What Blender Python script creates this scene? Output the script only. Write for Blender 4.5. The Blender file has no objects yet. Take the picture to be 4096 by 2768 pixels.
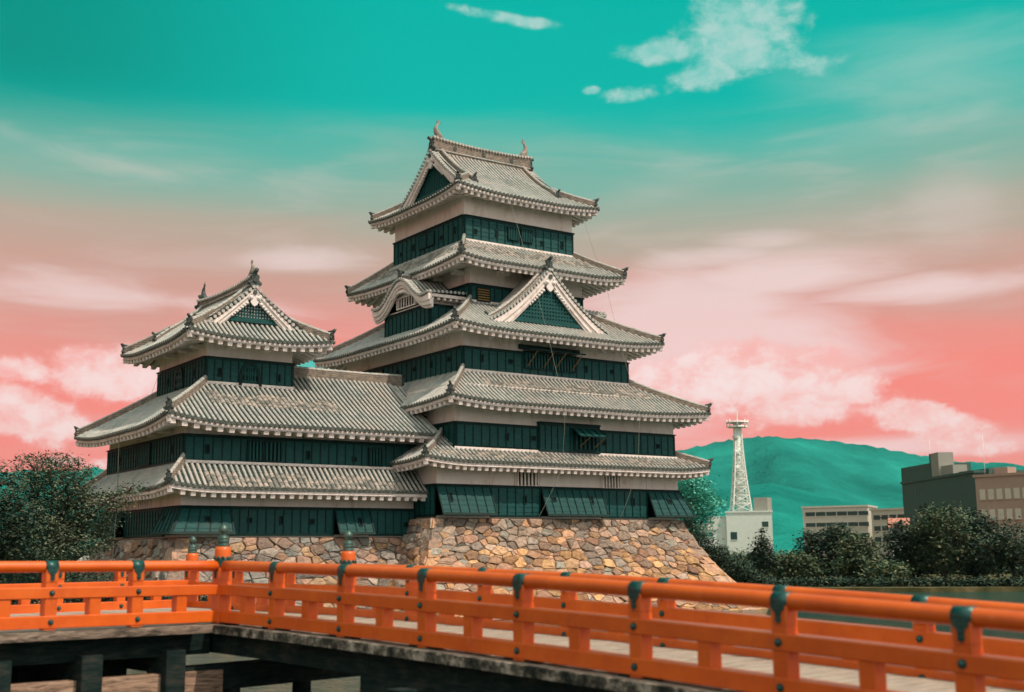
import bpy, math, random
from math import sin, cos, pi, sqrt, exp, radians, atan, tan
from mathutils import Vector, Matrix
random.seed(7)
V = Vector
scene = bpy.context.scene
COL = scene.collection

# ------------------------------------------------------------------ camera
camd = bpy.data.cameras.new("camera"); cam = bpy.data.objects.new("camera", camd); COL.objects.link(cam)
Fv = V((0.56681372, 0.8066918, 0.16724396)); Rv = V((0.81910583, -0.57356351, -0.00951571)); Uv = Rv.cross(Fv)
mw = Matrix.Identity(4)
for i in range(3):
    mw[i][0] = Rv[i]; mw[i][1] = Uv[i]; mw[i][2] = -Fv[i]
cam.matrix_world = mw
camd.sensor_fit = 'HORIZONTAL'; camd.sensor_width = 36.0; camd.lens = 4892.37 / 4096 * 36
camd.clip_start = 0.3; camd.clip_end = 12000
camd.dof.use_dof = True; camd.dof.focus_distance = 50.0; camd.dof.aperture_fstop = 0.95
scene.camera = cam
HEAD = math.atan2(Fv.y, Fv.x)

def polar(px, dist, z=0.0):
    """a spot surveyed by its bearing right of the viewing direction (px in 1/4962 rad steps from 2048) and distance"""
    a = HEAD - atan((px - 2048) / 4962.0)
    return V((dist * cos(a), dist * sin(a), z))
def elev(px, py, dist):
    """height above the eye of a spot seen py down the bearing px at that distance"""
    q = Fv + Rv * ((px - 2048) / 4892.37) - Uv * ((py - 1384) / 4892.37)
    return q.z / sqrt(q.x * q.x + q.y * q.y) * dist

# ------------------------------------------------------------------ node helpers
class NT:
    def __init__(s, tree): s.t = tree; s.n = tree.nodes; s.l = tree.links
    def put(s, sock, v):
        if isinstance(v, bpy.types.NodeSocket): s.l.new(v, sock)
        elif v is not None:
            if hasattr(sock.default_value, '__len__') and not hasattr(v, '__len__'):
                sock.default_value = [v] * len(sock.default_value)
            elif hasattr(v, '__len__') and len(sock.default_value) == 4 and len(v) == 3: sock.default_value = (*v, 1)
            else: sock.default_value = v
    def m(s, op, a, b=None, c=None, clamp=False):
        n = s.n.new('ShaderNodeMath'); n.operation = op; n.use_clamp = clamp
        s.put(n.inputs[0], a); s.put(n.inputs[1], b); s.put(n.inputs[2], c); return n.outputs[0]
    def vm(s, op, a, b=None, out=0):
        n = s.n.new('ShaderNodeVectorMath'); n.operation = op
        s.put(n.inputs[0], a); s.put(n.inputs[1], b); return n.outputs[out]
    def xyz(s, x, y, z):
        n = s.n.new('ShaderNodeCombineXYZ'); s.put(n.inputs[0], x); s.put(n.inputs[1], y); s.put(n.inputs[2], z); return n.outputs[0]
    def sep(s, v):
        n = s.n.new('ShaderNodeSeparateXYZ'); s.put(n.inputs[0], v); return n.outputs
    def mix(s, f, a, b, mode='MIX'):
        n = s.n.new('ShaderNodeMix'); n.data_type = 'RGBA'; n.blend_type = mode
        s.put(n.inputs[0], f); s.put(n.inputs[6], a); s.put(n.inputs[7], b); return n.outputs[2]
    def ramp(s, f, stops, interp='LINEAR'):
        n = s.n.new('ShaderNodeValToRGB'); n.color_ramp.interpolation = interp; e = n.color_ramp.elements
        while len(e) < len(stops): e.new(0.5)
        for k, (p, c) in enumerate(stops):
            e[k].position = p; e[k].color = (*c, 1) if len(c) == 3 else c
        s.put(n.inputs[0], f); return n.outputs[0]
    def noise(s, vec, scale, detail=4, rough=0.55, dist=0.0):
        n = s.n.new('ShaderNodeTexNoise'); s.put(n.inputs['Vector'], vec); n.inputs['Scale'].default_value = scale
        n.inputs['Detail'].default_value = detail; n.inputs['Roughness'].default_value = rough; n.inputs['Distortion'].default_value = dist
        return n.outputs[0]
    def vor(s, vec, scale, feat='F1', out='Distance'):
        n = s.n.new('ShaderNodeTexVoronoi'); n.feature = feat; s.put(n.inputs['Vector'], vec); n.inputs['Scale'].default_value = scale
        return n.outputs[out]
    def smooth(s, v, a, b):
        n = s.n.new('ShaderNodeMapRange'); n.interpolation_type = 'SMOOTHSTEP'
        s.put(n.inputs[0], v); n.inputs[1].default_value = a; n.inputs[2].default_value = b; return n.outputs[0]

def lin(c):
    return tuple(((x / 255) / 12.92 if x / 255 <= .04045 else ((x / 255 + .055) / 1.055) ** 2.4) for x in c)

# ------------------------------------------------------------------ sky (world)
world = bpy.data.worlds.new("World"); scene.world = world; world.use_nodes = True
w = NT(world.node_tree); w.n.clear()
tc = w.n.new('ShaderNodeTexCoord')
d = w.vm('NORMALIZE', tc.outputs['Generated'])
dx, dy, dz = w.sep(d)
el = w.m('MULTIPLY', w.m('ARCSINE', dz), 180 / pi)
# bearing from the mean view heading, degrees, right positive
rx = w.vm('DOT_PRODUCT', d, (sin(HEAD), -cos(HEAD), 0), out=1); fx = w.vm('DOT_PRODUCT', d, (cos(HEAD), sin(HEAD), 0), out=1)
az = w.m('MULTIPLY', w.m('ARCTAN2', rx, fx), 180 / pi)
def nz(sa, se, off, det=6, rough=.5, dist=.3):
    return w.noise(w.xyz(w.m('MULTIPLY', az, sa), w.m('MULTIPLY', el, se), off), 1.0, det, rough, dist)
streak = nz(.045, .30, 0.3, 5, .5, .8)
wisp = nz(.10, .55, 3.3, 7, .55, .6)
puffA = nz(.28, .42, 1.7, 3, .5, .2); puffB = nz(.80, 1.15, 5.7, 8, .62, .2)
puff = w.m('ADD', w.m('MULTIPLY', puffA, .62), w.m('MULTIPLY', puffB, .38))
elw = w.m('ADD', el, w.m('MULTIPLY', w.m('SUBTRACT', streak, 0.5), 4.0))
# the pink band lies a little lower at the far left
g = w.m('DIVIDE', elw, 90.0)
stops = [(2.5, (246, 150, 142)), (4.5, (255, 140, 132)), (8.0, (252, 139, 129)), (9.8, (238, 150, 139)), (11.6, (218, 158, 146)),
         (13.4, (200, 166, 151)), (15.2, (176, 174, 158)), (17.2, (134, 180, 165)), (19.2, (84, 184, 170)), (20.3, (30, 184, 171)), (21.0, (8, 183, 171)), (25.5, (0, 180, 168)), (40, (0, 158, 148)), (85, (20, 140, 132))]
base = w.ramp(g, [(e / 90, lin(c)) for e, c in stops])
base = w.mix(w.smooth(el, 0.5, -4), base, lin((96, 100, 92)))
left = w.smooth(az, -4, -25)
base = w.mix(w.m('MULTIPLY', left, w.m('MULTIPLY', w.smooth(el, 17, 22), 0.85)), base, lin((0, 140, 126)))
def blob(px, py, rw, rh, tilt=0.0, k=1.0):
    """soft cloud mass at a bearing/elevation; half sizes in the same small angular units"""
    a0 = math.degrees(atan((px - 2048) / 4900)); q = Fv + Rv * ((px - 2048) / 4892.37) - Uv * ((py - 1384) / 4892.37); e0 = math.degrees(math.asin(q.normalized().z))
    A = w.m('SUBTRACT', az, a0); E_ = w.m('SUBTRACT', w.m('SUBTRACT', el, e0), w.m('MULTIPLY', A, tilt))
    s_ = 0.01168
    q2 = w.m('ADD', w.m('POWER', w.m('DIVIDE', w.m('ABSOLUTE', A), rw * s_), 2.0), w.m('POWER', w.m('DIVIDE', w.m('ABSOLUTE', E_), rh * s_), 2.0))
    return w.m('MULTIPLY', w.m('EXPONENT', w.m('MULTIPLY', q2, -1.0)), k)
def union(bl):
    t = bl[0]
    for b in bl[1:]: t = w.m('MAXIMUM', t, b)
    return t
high = union([blob(3060, 190, 330, 150, -.05), blob(2680, 205, 180, 60), blob(2900, 290, 260, 70, .1, .9), blob(2560, 380, 130, 36, 0, .8), blob(3060, 40, 240, 90, -.1, .8), blob(2030, 70, 220, 30, -.17, .85), blob(2395, 360, 40, 18, 0, .8)])
veil = union([blob(3850, 250, 620, 190, 0, .8), blob(3800, 480, 700, 120, 0.1, .6), blob(3900, 800, 240, 170, 0, 1.0), blob(2700, 730, 330, 110, 0.08, .65), blob(3300, 900, 700, 120, .05, .5), blob(400, 640, 700, 130, -.08, .45)])
mid = union([blob(2950, 1440, 620, 170, .04, 1.0), blob(2650, 1700, 420, 120, 0, .55), blob(2760, 1290, 520, 230, 0, 1.1), blob(2480, 1420, 260, 280, 0, 1.0), blob(3100, 1110, 480, 90, .02, .9), blob(3750, 1150, 560, 55, 0.03, .8), blob(3100, 1320, 420, 150, .03, .8), blob(2800, 1040, 330, 60, 0, .7), blob(3050, 950, 250, 50, 0, .5),
             blob(250, 1150, 460, 75, -.05, .7), blob(950, 1230, 360, 60, -.05, .7), blob(1230, 1040, 320, 70, 0, .5), blob(900, 1480, 330, 120, 0, .7), blob(3500, 1790, 800, 50, 0, .6)])
low = union([blob(2900, 1520, 470, 150), blob(2620, 1620, 330, 90, 0, .9), blob(3330, 1560, 290, 120, -.06, 1.0), blob(3130, 1640, 420, 80, 0, .9), blob(3620, 1640, 110, 60, -.3, .95), blob(3740, 1700, 240, 85, -.30, 1.0), blob(2560, 1560, 260, 90, 0, .8), blob(3960, 1790, 200, 50, 0, .7),
             blob(60, 1475, 130, 55, 0, .95), blob(440, 1500, 300, 110, .05, 1.0), blob(700, 1470, 190, 110, .05, 1.0), blob(140, 1670, 200, 120, -.25, 1.0), blob(20, 1600, 110, 90, 0, .8), blob(330, 1850, 300, 50, 0, .5)])
cut = lambda m_, n_, amp, a_, b_: w.smooth(w.m('ADD', m_, w.m('MULTIPLY', w.m('MULTIPLY', w.m('SUBTRACT', n_, 0.5), amp), w.smooth(m_, 0.02, .35))), a_, b_)
dh = cut(high, puff, 2.6, .28, .80)
dv = cut(veil, wisp, 1.1, .12, 1.1)
dm = cut(mid, wisp, 1.15, .14, .85)
dl = cut(low, puff, 2.5, .27, .66)
thin = w.m('MULTIPLY', w.smooth(wisp, 0.44, 0.70), w.m('MULTIPLY', w.smooth(el, 21, 17), w.smooth(el, 2, 6)))
c = w.mix(w.m('MULTIPLY', thin, 0.22), base, lin((224, 206, 198)))
c = w.mix(w.m('MULTIPLY', dv, 0.55), c, w.ramp(w.m('DIVIDE', el, 30.0), [(.4, lin((226, 196, 188))), (.6, lin((196, 202, 192))), (.8, lin((140, 208, 198)))]))
c = w.mix(w.m('MULTIPLY', dm, 0.80), c, w.ramp(w.m('DIVIDE', el, 30.0), [(.2, lin((252, 216, 216))), (.42, lin((244, 218, 215))), (.58, lin((212, 198, 188)))]))
# cumulus: bright crowns, rosier undersides (broad light and dark clumps in the vapour)
shade = w.smooth(w.m('ADD', w.m('MULTIPLY', puffB, 1.0), w.m('MULTIPLY', low, .35)), 0.52, 0.95)
c = w.mix(w.m('MULTIPLY', dl, 0.88), c, w.mix(shade, lin((255, 182, 176)), lin((255, 230, 228))))
c = w.mix(w.m('MULTIPLY', dh, 0.82), c, w.mix(w.smooth(puffB, .3, .7), lin((128, 205, 196)), lin((186, 218, 212))))
tealgap = blob(1290, 1470, 190, 75, 0, 1.0)
c = w.mix(w.smooth(tealgap, .25, .8), c, lin((92, 196, 184)))
# unseen sky behind the viewpoint, brightened beyond the rest to fill shaded walls
fill_sky = w.vm('DOT_PRODUCT', d, (0.33 * 0.75 - .25, -0.944 * 0.75, 0.60), out=1)
c = w.mix(w.smooth(fill_sky, 0.0, 0.75), c, (1.10, 1.02, .95))
bg = w.n.new('ShaderNodeBackground'); w.l.new(c, bg.inputs[0]); bg.inputs[1].default_value = 1.0
wo = w.n.new('ShaderNodeOutputWorld'); w.l.new(bg.outputs[0], wo.inputs[0])

# ------------------------------------------------------------------ sun
SUN_EL, SUN_H = radians(54), V((0.33, -0.944))
sund = bpy.data.lights.new("sun", 'SUN'); sund.energy = 3.6; sund.angle = radians(0.5); sund.color = (1.0, 0.80, 0.66)
sun = bpy.data.objects.new("sun", sund); COL.objects.link(sun)
sd = V((SUN_H.x * cos(SUN_EL), SUN_H.y * cos(SUN_EL), sin(SUN_EL)))
sun.rotation_euler = sd.to_track_quat('Z', 'Y').to_euler(); sun.location = (30, 20, 60)

vs = scene.view_settings; vs.view_transform = 'Standard'; vs.look = 'None'; vs.exposure = 0.0; vs.gamma = 1.0; vs.use_curve_mapping = False
scene.render.engine = 'CYCLES'
scene.cycles.max_bounces = 6; scene.cycles.diffuse_bounces = 3; scene.cycles.glossy_bounces = 2; scene.cycles.transmission_bounces = 2
scene.cycles.use_adaptive_sampling = True; scene.cycles.adaptive_threshold = 0.02
scene.cycles.use_denoising = True
scene.cycles.sample_clamp_indirect = 6

# ------------------------------------------------------------------ materials
def mat(name, fn):
    m = bpy.data.materials.new(name); m.use_nodes = True; t = NT(m.node_tree); t.n.clear()
    b = t.n.new('ShaderNodeBsdfPrincipled'); o = t.n.new('ShaderNodeOutputMaterial'); t.l.new(b.outputs[0], o.inputs[0])
    geo = t.n.new('ShaderNodeNewGeometry'); pos = geo.outputs['Position']
    fn(t, b, pos); return m
def bump(t, b, h, dist=0.02, strength=1.0):
    n = t.n.new('ShaderNodeBump'); t.put(n.inputs['Height'], h); n.inputs['Distance'].default_value = dist; n.inputs['Strength'].default_value = strength
    t.l.new(n.outputs[0], b.inputs['Normal'])
def setb(t, b, col=None, rough=None, metal=None, spec=None):
    if col is not None: t.put(b.inputs['Base Color'], col)
    if rough is not None: t.put(b.inputs['Roughness'], rough)
    if metal is not None: t.put(b.inputs['Metallic'], metal)
    if spec is not None: t.put(b.inputs['Specular IOR Level'], spec)

def f_plaster(t, b, p):
    n1 = t.noise(p, 0.55, 6, .6); n2 = t.noise(t.vm('MULTIPLY', p, (1.6, 1.6, .45)), 1.3, 6, .65); n3 = t.noise(p, 9, 3)
    c = t.ramp(t.m('ADD', t.m('MULTIPLY', n1, .5), t.m('MULTIPLY', n2, .5)), [(.34, (.52, .43, .35)), (.46, (.75, .67, .60)), (.62, (.83, .77, .71))])
    c = t.mix(t.m('MULTIPLY', t.smooth(n3, .55, .8), .25), c, (.36, .28, .22))
    setb(t, b, c, .85, spec=.2); bump(t, b, n3, .01, .4)
M_plaster = mat("plaster", f_plaster)
def f_white(t, b, p):
    n = t.noise(p, 2.2, 5, .6)
    setb(t, b, t.ramp(n, [(.3, (.62, .53, .46)), (.5, (.81, .74, .69)), (.7, (.87, .82, .78))]), .75, spec=.25); bump(t, b, t.noise(p, 14, 3), .006, .4)
M_white = mat("white_lime_wood", f_white)
def f_board(t, b, p):
    n = t.noise(t.vm('MULTIPLY', p, (3, 3, 9)), 1.0, 5, .6); n2 = t.noise(p, .8, 4)
    chips = t.smooth(t.noise(p, 17, 2, .5), .70, .76)
    c = t.ramp(t.m('ADD', t.m('MULTIPLY', n, .6), t.m('MULTIPLY', n2, .4)), [(.3, (.001, .040, .039)), (.55, (.003, .069, .066)), (.75, (.014, .104, .095))])
    c = t.mix(t.m('MULTIPLY', chips, .35), c, (.22, .2, .17))
    setb(t, b, c, t.m('ADD', .5, t.m('MULTIPLY', n2, .25)), spec=.28); bump(t, b, n, .006, .5)
M_board = mat("black_lacquered_board", f_board)
def f_batten(t, b, p):
    n = t.noise(p, 3, 4); setb(t, b, t.ramp(n, [(.3, (.0008, .014, .013)), (.7, (.0015, .032, .028))]), .6, spec=.2)
M_batten = mat("dark_batten", f_batten)
def f_dark(t, b, p): setb(t, b, (.004, .012, .012), .9, spec=.1)
M_dark = mat("dark_interior", f_dark)
def f_tile(t, b, p):
    v = t.vor(t.vm('MULTIPLY', p, (1, 1, 1.4)), 3.4, out='Color'); vr = t.sep(v)[0]
    n = t.noise(p, .7, 5, .6); n2 = t.noise(p, 7, 4, .6)
    f = t.m('ADD', t.m('MULTIPLY', vr, .20), t.m('ADD', t.m('MULTIPLY', n, .55), t.m('MULTIPLY', n2, .25)))
    c = t.ramp(f, [(.26, (.21, .245, .225)), (.42, (.34, .375, .345)), (.56, (.44, .465, .425)), (.75, (.58, .57, .52))])
    rust = t.m('MULTIPLY', t.smooth(t.noise(p, 2.3, 5, .65), .56, .72), t.smooth(t.sep(v)[1], .35, .8))
    c = t.mix(t.m('MULTIPLY', t.smooth(t.noise(p, .35, 5, .6), .45, .7), .45), c, (.46, .395, .345))
    c = t.mix(t.m('MULTIPLY', rust, .55), c, (.42, .30, .22))
    setb(t, b, c, .5, spec=.4); bump(t, b, n2, .006, .4)
M_tile = mat("round_roof_tile", f_tile)
def f_pan(t, b, p):
    n = t.noise(p, 5, 5, .65)
    c = t.ramp(n, [(.3, (.008, .026, .024)), (.5, (.024, .046, .040)), (.7, (.075, .08, .066))])
    setb(t, b, c, .7, spec=.3); bump(t, b, n, .02, .6)
M_pan = mat("pan_tile", f_pan)
def f_ridge(t, b, p):
    s = t.sep(p); a = t.m('ADD', s[0], s[1])
    zig = t.m('PINGPONG', t.m('MULTIPLY', a, 4.2), .5)
    lay = t.m('FRACT', t.m('ADD', t.m('MULTIPLY', s[2], 9.0), t.m('MULTIPLY', zig, .9)))
    n = t.noise(p, 4, 5, .65)
    c = t.ramp(n, [(.3, (.12, .115, .10)), (.5, (.28, .24, .195)), (.7, (.42, .33, .24))])
    c = t.mix(t.m('MULTIPLY', t.smooth(lay, .62, .8), .7), c, (.035, .045, .04))
    setb(t, b, c, .75, spec=.3); bump(t, b, lay, .03, .6)
M_ridge = mat("stacked_ridge_tile", f_ridge)
def f_oni(t, b, p):
    n = t.noise(p, 9, 4); setb(t, b, t.ramp(n, [(.3, (.018, .036, .034)), (.7, (.08, .095, .085))]), .5, spec=.4); bump(t, b, n, .02)
M_oni = mat("dark_ornament_tile", f_oni)
def f_disc(t, b, p):
    n = t.noise(p, 8, 4); setb(t, b, t.ramp(n, [(.3, (.04, .065, .058)), (.7, (.17, .18, .155))]), .6, spec=.3); bump(t, b, n, .01)
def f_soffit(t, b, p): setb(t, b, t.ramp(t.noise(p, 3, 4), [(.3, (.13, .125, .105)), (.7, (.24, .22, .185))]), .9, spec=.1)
M_soffit = mat('shade_toned_soffit', f_soffit)  # darker than the white eaves: shade between the rafters put into the colour
def f_scale(t, b, p):
    v = t.sep(t.vor(p, 4.2, out='Color'))[0]; n = t.noise(p, 6, 4); setb(t, b, t.ramp(t.m('ADD', t.m('MULTIPLY', v, .6), t.m('MULTIPLY', n, .4)), [(.25, (.15, .165, .145)), (.5, (.27, .27, .24)), (.75, (.44, .40, .34))]), .7, spec=.25)
M_scale = mat('mossy_overlapped_tile', f_scale)
M_disc = mat("eave_end_tile", f_disc)
def f_lightorn(t, b, p):
    n = t.noise(p, 9, 4); setb(t, b, t.ramp(n, [(.3, (.17, .16, .14)), (.7, (.38, .34, .29))]), .6, spec=.3); bump(t, b, n, .03)
M_fish = mat("weathered_clay_ornament", f_lightorn)
def f_stone(t, b, p):
    at = t.n.new('ShaderNodeAttribute'); at.attribute_name = 'Col'
    n = t.noise(p, 5, 8, .7); n2 = t.noise(p, 22, 5, .6); n3 = t.noise(p, 1.3, 4)
    c = t.mix(1.0, at.outputs['Color'], t.ramp(n, [(.25, (.36, .38, .38)), (.48, (.82, .80, .77)), (.75, (1.35, 1.28, 1.2))]), 'MULTIPLY')
    c = t.mix(t.m('MULTIPLY', t.smooth(n2, .62, .72), .35), c, (.55, .52, .46))
    c = t.mix(t.m('MULTIPLY', t.smooth(n3, .60, .74), .22), c, (.06, .09, .04))
    setb(t, b, c, .9, spec=.2); bump(t, b, t.m('ADD', n, t.m('MULTIPLY', n2, .4)), .06, .9)
M_stone = mat("rough_field_stone", f_stone)
def f_gap(t, b, p): setb(t, b, t.ramp(t.noise(p, 6, 4), [(.4, (.04, .038, .03)), (.7, (.16, .12, .085))]), .95, spec=.1)
M_gap = mat("stone_packing", f_gap)
def f_red(t, b, p):
    n = t.noise(p, 1.4, 5, .6); n2 = t.noise(p, 26, 3, .6); n3 = t.noise(t.vm('MULTIPLY', p, (5, 5, 1.2)), 2.0, 5, .7)
    c = t.ramp(n, [(.3, (.56, .082, .002)), (.55, (.68, .118, .003)), (.75, (.76, .150, .008))])
    c = t.mix(t.m('MULTIPLY', t.smooth(n3, .52, .76), .42), c, (.42, .075, .022))
    c = t.mix(t.m('MULTIPLY', t.smooth(t.noise(p, 3.1, 6, .7), .58, .72), .22), c, (.80, .24, .09))
    c = t.mix(t.smooth(n2, .755, .775), c, (.62, .50, .40))
    r = t.m('ADD', .34, t.m('MULTIPLY', n3, .22))
    b.inputs['Coat Weight'].default_value = .25; b.inputs['Coat Roughness'].default_value = .22
    setb(t, b, c, r, spec=.5); bump(t, b, t.m('ADD', n2, t.m('MULTIPLY', n, 2.0)), .004, .5)
M_red = mat("vermilion_paint", f_red)
def f_cap(t, b, p):
    n = t.noise(p, 12, 4); setb(t, b, t.ramp(n, [(.3, (.006, .05, .045)), (.7, (.02, .10, .088))]), .38, .35, .5); bump(t, b, n, .004)
M_cap = mat("dark_green_metal", f_cap)
def f_bronze(t, b, p):
    n = t.noise(p, 8, 5); setb(t, b, t.ramp(n, [(.3, (.03, .085, .07)), (.7, (.10, .16, .135))]), .4, .5, .5)
M_bronze = mat("patinated_bronze", f_bronze)
def f_deck(t, b, p):
    n = t.noise(t.vm('MULTIPLY', p, (1.5, 14, 1)), 1.6, 6, .7); n2 = t.noise(p, 1.2, 4)
    c = t.ramp(n, [(.25, (.13, .105, .08)), (.5, (.37, .32, .26)), (.72, (.52, .46, .385))])
    c = t.mix(t.m('MULTIPLY', t.smooth(n2, .55, .75), .4), c, (.16, .15, .11))
    setb(t, b, c, .85, spec=.2); bump(t, b, n, .012, .8)
M_deck = mat("weathered_planks", f_deck)
def f_timber(t, b, p):
    n = t.noise(t.vm('MULTIPLY', p, (2.0, 2.0, 11)), 1.3, 7, .72, .5); n2 = t.noise(p, 2.1, 5, .6)
    c = t.ramp(t.m('ADD', t.m('MULTIPLY', n, .6), t.m('MULTIPLY', n2, .4)), [(.36, (.002, .010, .010)), (.5, (.008, .022, .021)), (.68, (.05, .052, .042))])
    setb(t, b, c, .85, spec=.2); bump(t, b, n, .02, .8)
M_timber = mat("old_bridge_timber", f_timber)
def f_timber2(t, b, p):
    n = t.noise(t.vm('MULTIPLY', p, (1.2, 1.2, 9)), 1.6, 7, .7, 1.2)
    setb(t, b, t.ramp(n, [(.36, (.09, .065, .05)), (.5, (.32, .22, .155)), (.64, (.50, .36, .26))]), .85, spec=.2); bump(t, b, n, .02, .8)
M_timber2 = mat("sunlit_tone_timber", f_timber2)  # paler copy of the bridge timber, sunlight put into its colour
def f_edge(t, b, p):
    n = t.noise(p, 3.2, 8, .8); c = t.ramp(n, [(.42, (.015, .022, .02)), (.52, (.12, .11, .085)), (.6, (.46, .42, .35))])
    setb(t, b, c, .85, spec=.2); bump(t, b, n, .02)
M_edge = mat("peeling_edge_board", f_edge)
def f_edge2(t, b, p):
    n = t.noise(t.vm('MULTIPLY', p, (1.1, 1.1, 8)), 1.8, 8, .75, .8); c = t.ramp(n, [(.40, (.05, .045, .037)), (.52, (.22, .175, .135)), (.64, (.42, .34, .27))])
    setb(t, b, c, .85, spec=.2); bump(t, b, n, .02)
M_edge2 = mat('worn_edge_board', f_edge2)
def f_water(t, b, p):
    a = t.noise(t.vm('MULTIPLY', p, (1, .7, 1)), .75, 6, .62, 1.0); a2 = t.noise(t.vm('MULTIPLY', p, (1.5, .8, 1)), 2.6, 4, .6, .8)
    n3 = t.noise(p, .25, 3)
    c = t.ramp(n3, [(.35, (.006, .065, .050)), (.65, (.03, .075, .048))])
    setb(t, b, c, .08, spec=.28); bump(t, b, t.m('ADD', a, t.m('MULTIPLY', a2, .5)), .9, 1.0)
M_water = mat("moat_water", f_water)
def f_grass(t, b, p):
    n = t.noise(p, .6, 6, .7); setb(t, b, t.ramp(n, [(.3, (.03, .05, .018)), (.55, (.11, .10, .045)), (.75, (.24, .19, .10))]), .95, spec=.1)
M_grass = mat("bank_grass", f_grass)
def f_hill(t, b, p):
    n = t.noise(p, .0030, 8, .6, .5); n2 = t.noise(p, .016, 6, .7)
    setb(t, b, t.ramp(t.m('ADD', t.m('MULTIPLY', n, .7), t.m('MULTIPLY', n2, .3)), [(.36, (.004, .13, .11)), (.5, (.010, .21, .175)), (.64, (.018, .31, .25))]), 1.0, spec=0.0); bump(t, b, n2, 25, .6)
M_hill = mat("forested_hillside", f_hill)  # teal of the distance haze is put into the base colour
def leafmat(name, c1, c2, c3):
    def f(t, b, p):
        oi = t.n.new('ShaderNodeAttribute'); oi.attribute_name = 'Col'
        n = t.noise(p, 1.1, 4, .6)
        c = t.ramp(t.m('ADD', t.m('MULTIPLY', t.sep(oi.outputs['Vector'])[0], .6), t.m('MULTIPLY', n, .4)), [(.2, c1), (.5, c2), (.85, c3)])
        setb(t, b, c, .6, spec=.25)
        try: b.inputs['Subsurface Weight'].default_value = 0
        except Exception: pass
    return mat(name, f)
M_leaf = leafmat("cherry_leaves", (.022, .065, .045), (.10, .145, .09), (.25, .27, .175))
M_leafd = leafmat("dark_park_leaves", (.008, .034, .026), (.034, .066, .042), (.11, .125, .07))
M_leafy = leafmat("pale_park_leaves", (.016, .055, .036), (.07, .115, .06), (.22, .22, .11))
M_leaft = leafmat("grey_green_leaves", (.06, .30, .22), (.10, .46, .35), (.18, .60, .47))
def f_bark(t, b, p):
    n = t.noise(t.vm('MULTIPLY', p, (6, 6, 1.5)), 1.5, 5); setb(t, b, t.ramp(n, [(.3, (.04, .03, .022)), (.7, (.15, .10, .07))]), .9, spec=.1); bump(t, b, n, .03)
M_bark = mat("bark", f_bark)
def flat(name, col, rough=.8, metal=0.0, var=.12):
    def f(t, b, p):
        n = t.noise(p, .8, 4); setb(t, b, t.mix(n, tuple(x * (1 - var) for x in col), tuple(min(1, x * (1 + var)) for x in col)), rough, metal, .25)
    return mat(name, f)
M_bwhite = flat("pale_render", (.62, .74, .68)); M_bgrey = flat("grey_concrete", (.30, .31, .27)); M_bdark = flat("dark_cladding", (.06, .115, .10)); M_bbrown = flat("brown_brick_cladding", (.36, .27, .22))
M_glass = flat("window_glass", (.02, .06, .055), .15); M_bpanel = flat("window_blind", (.52, .52, .44)); M_steel = flat("tower_steel", (.82, .86, .80), .5); M_brass = flat("aged_brass_bar", (.24, .15, .05), .6)
M_cable = flat("cable", (.24, .27, .21), .6); M_gold = flat("carved_white_pendant", (.80, .76, .72), .5); M_green = flat("copper_flashing", (.12, .36, .28), .6); M_sand = flat("pale_path", (.40, .33, .22), .9)
M_coral = flat("coral_cloth", (.50, .22, .16), .8)

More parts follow.
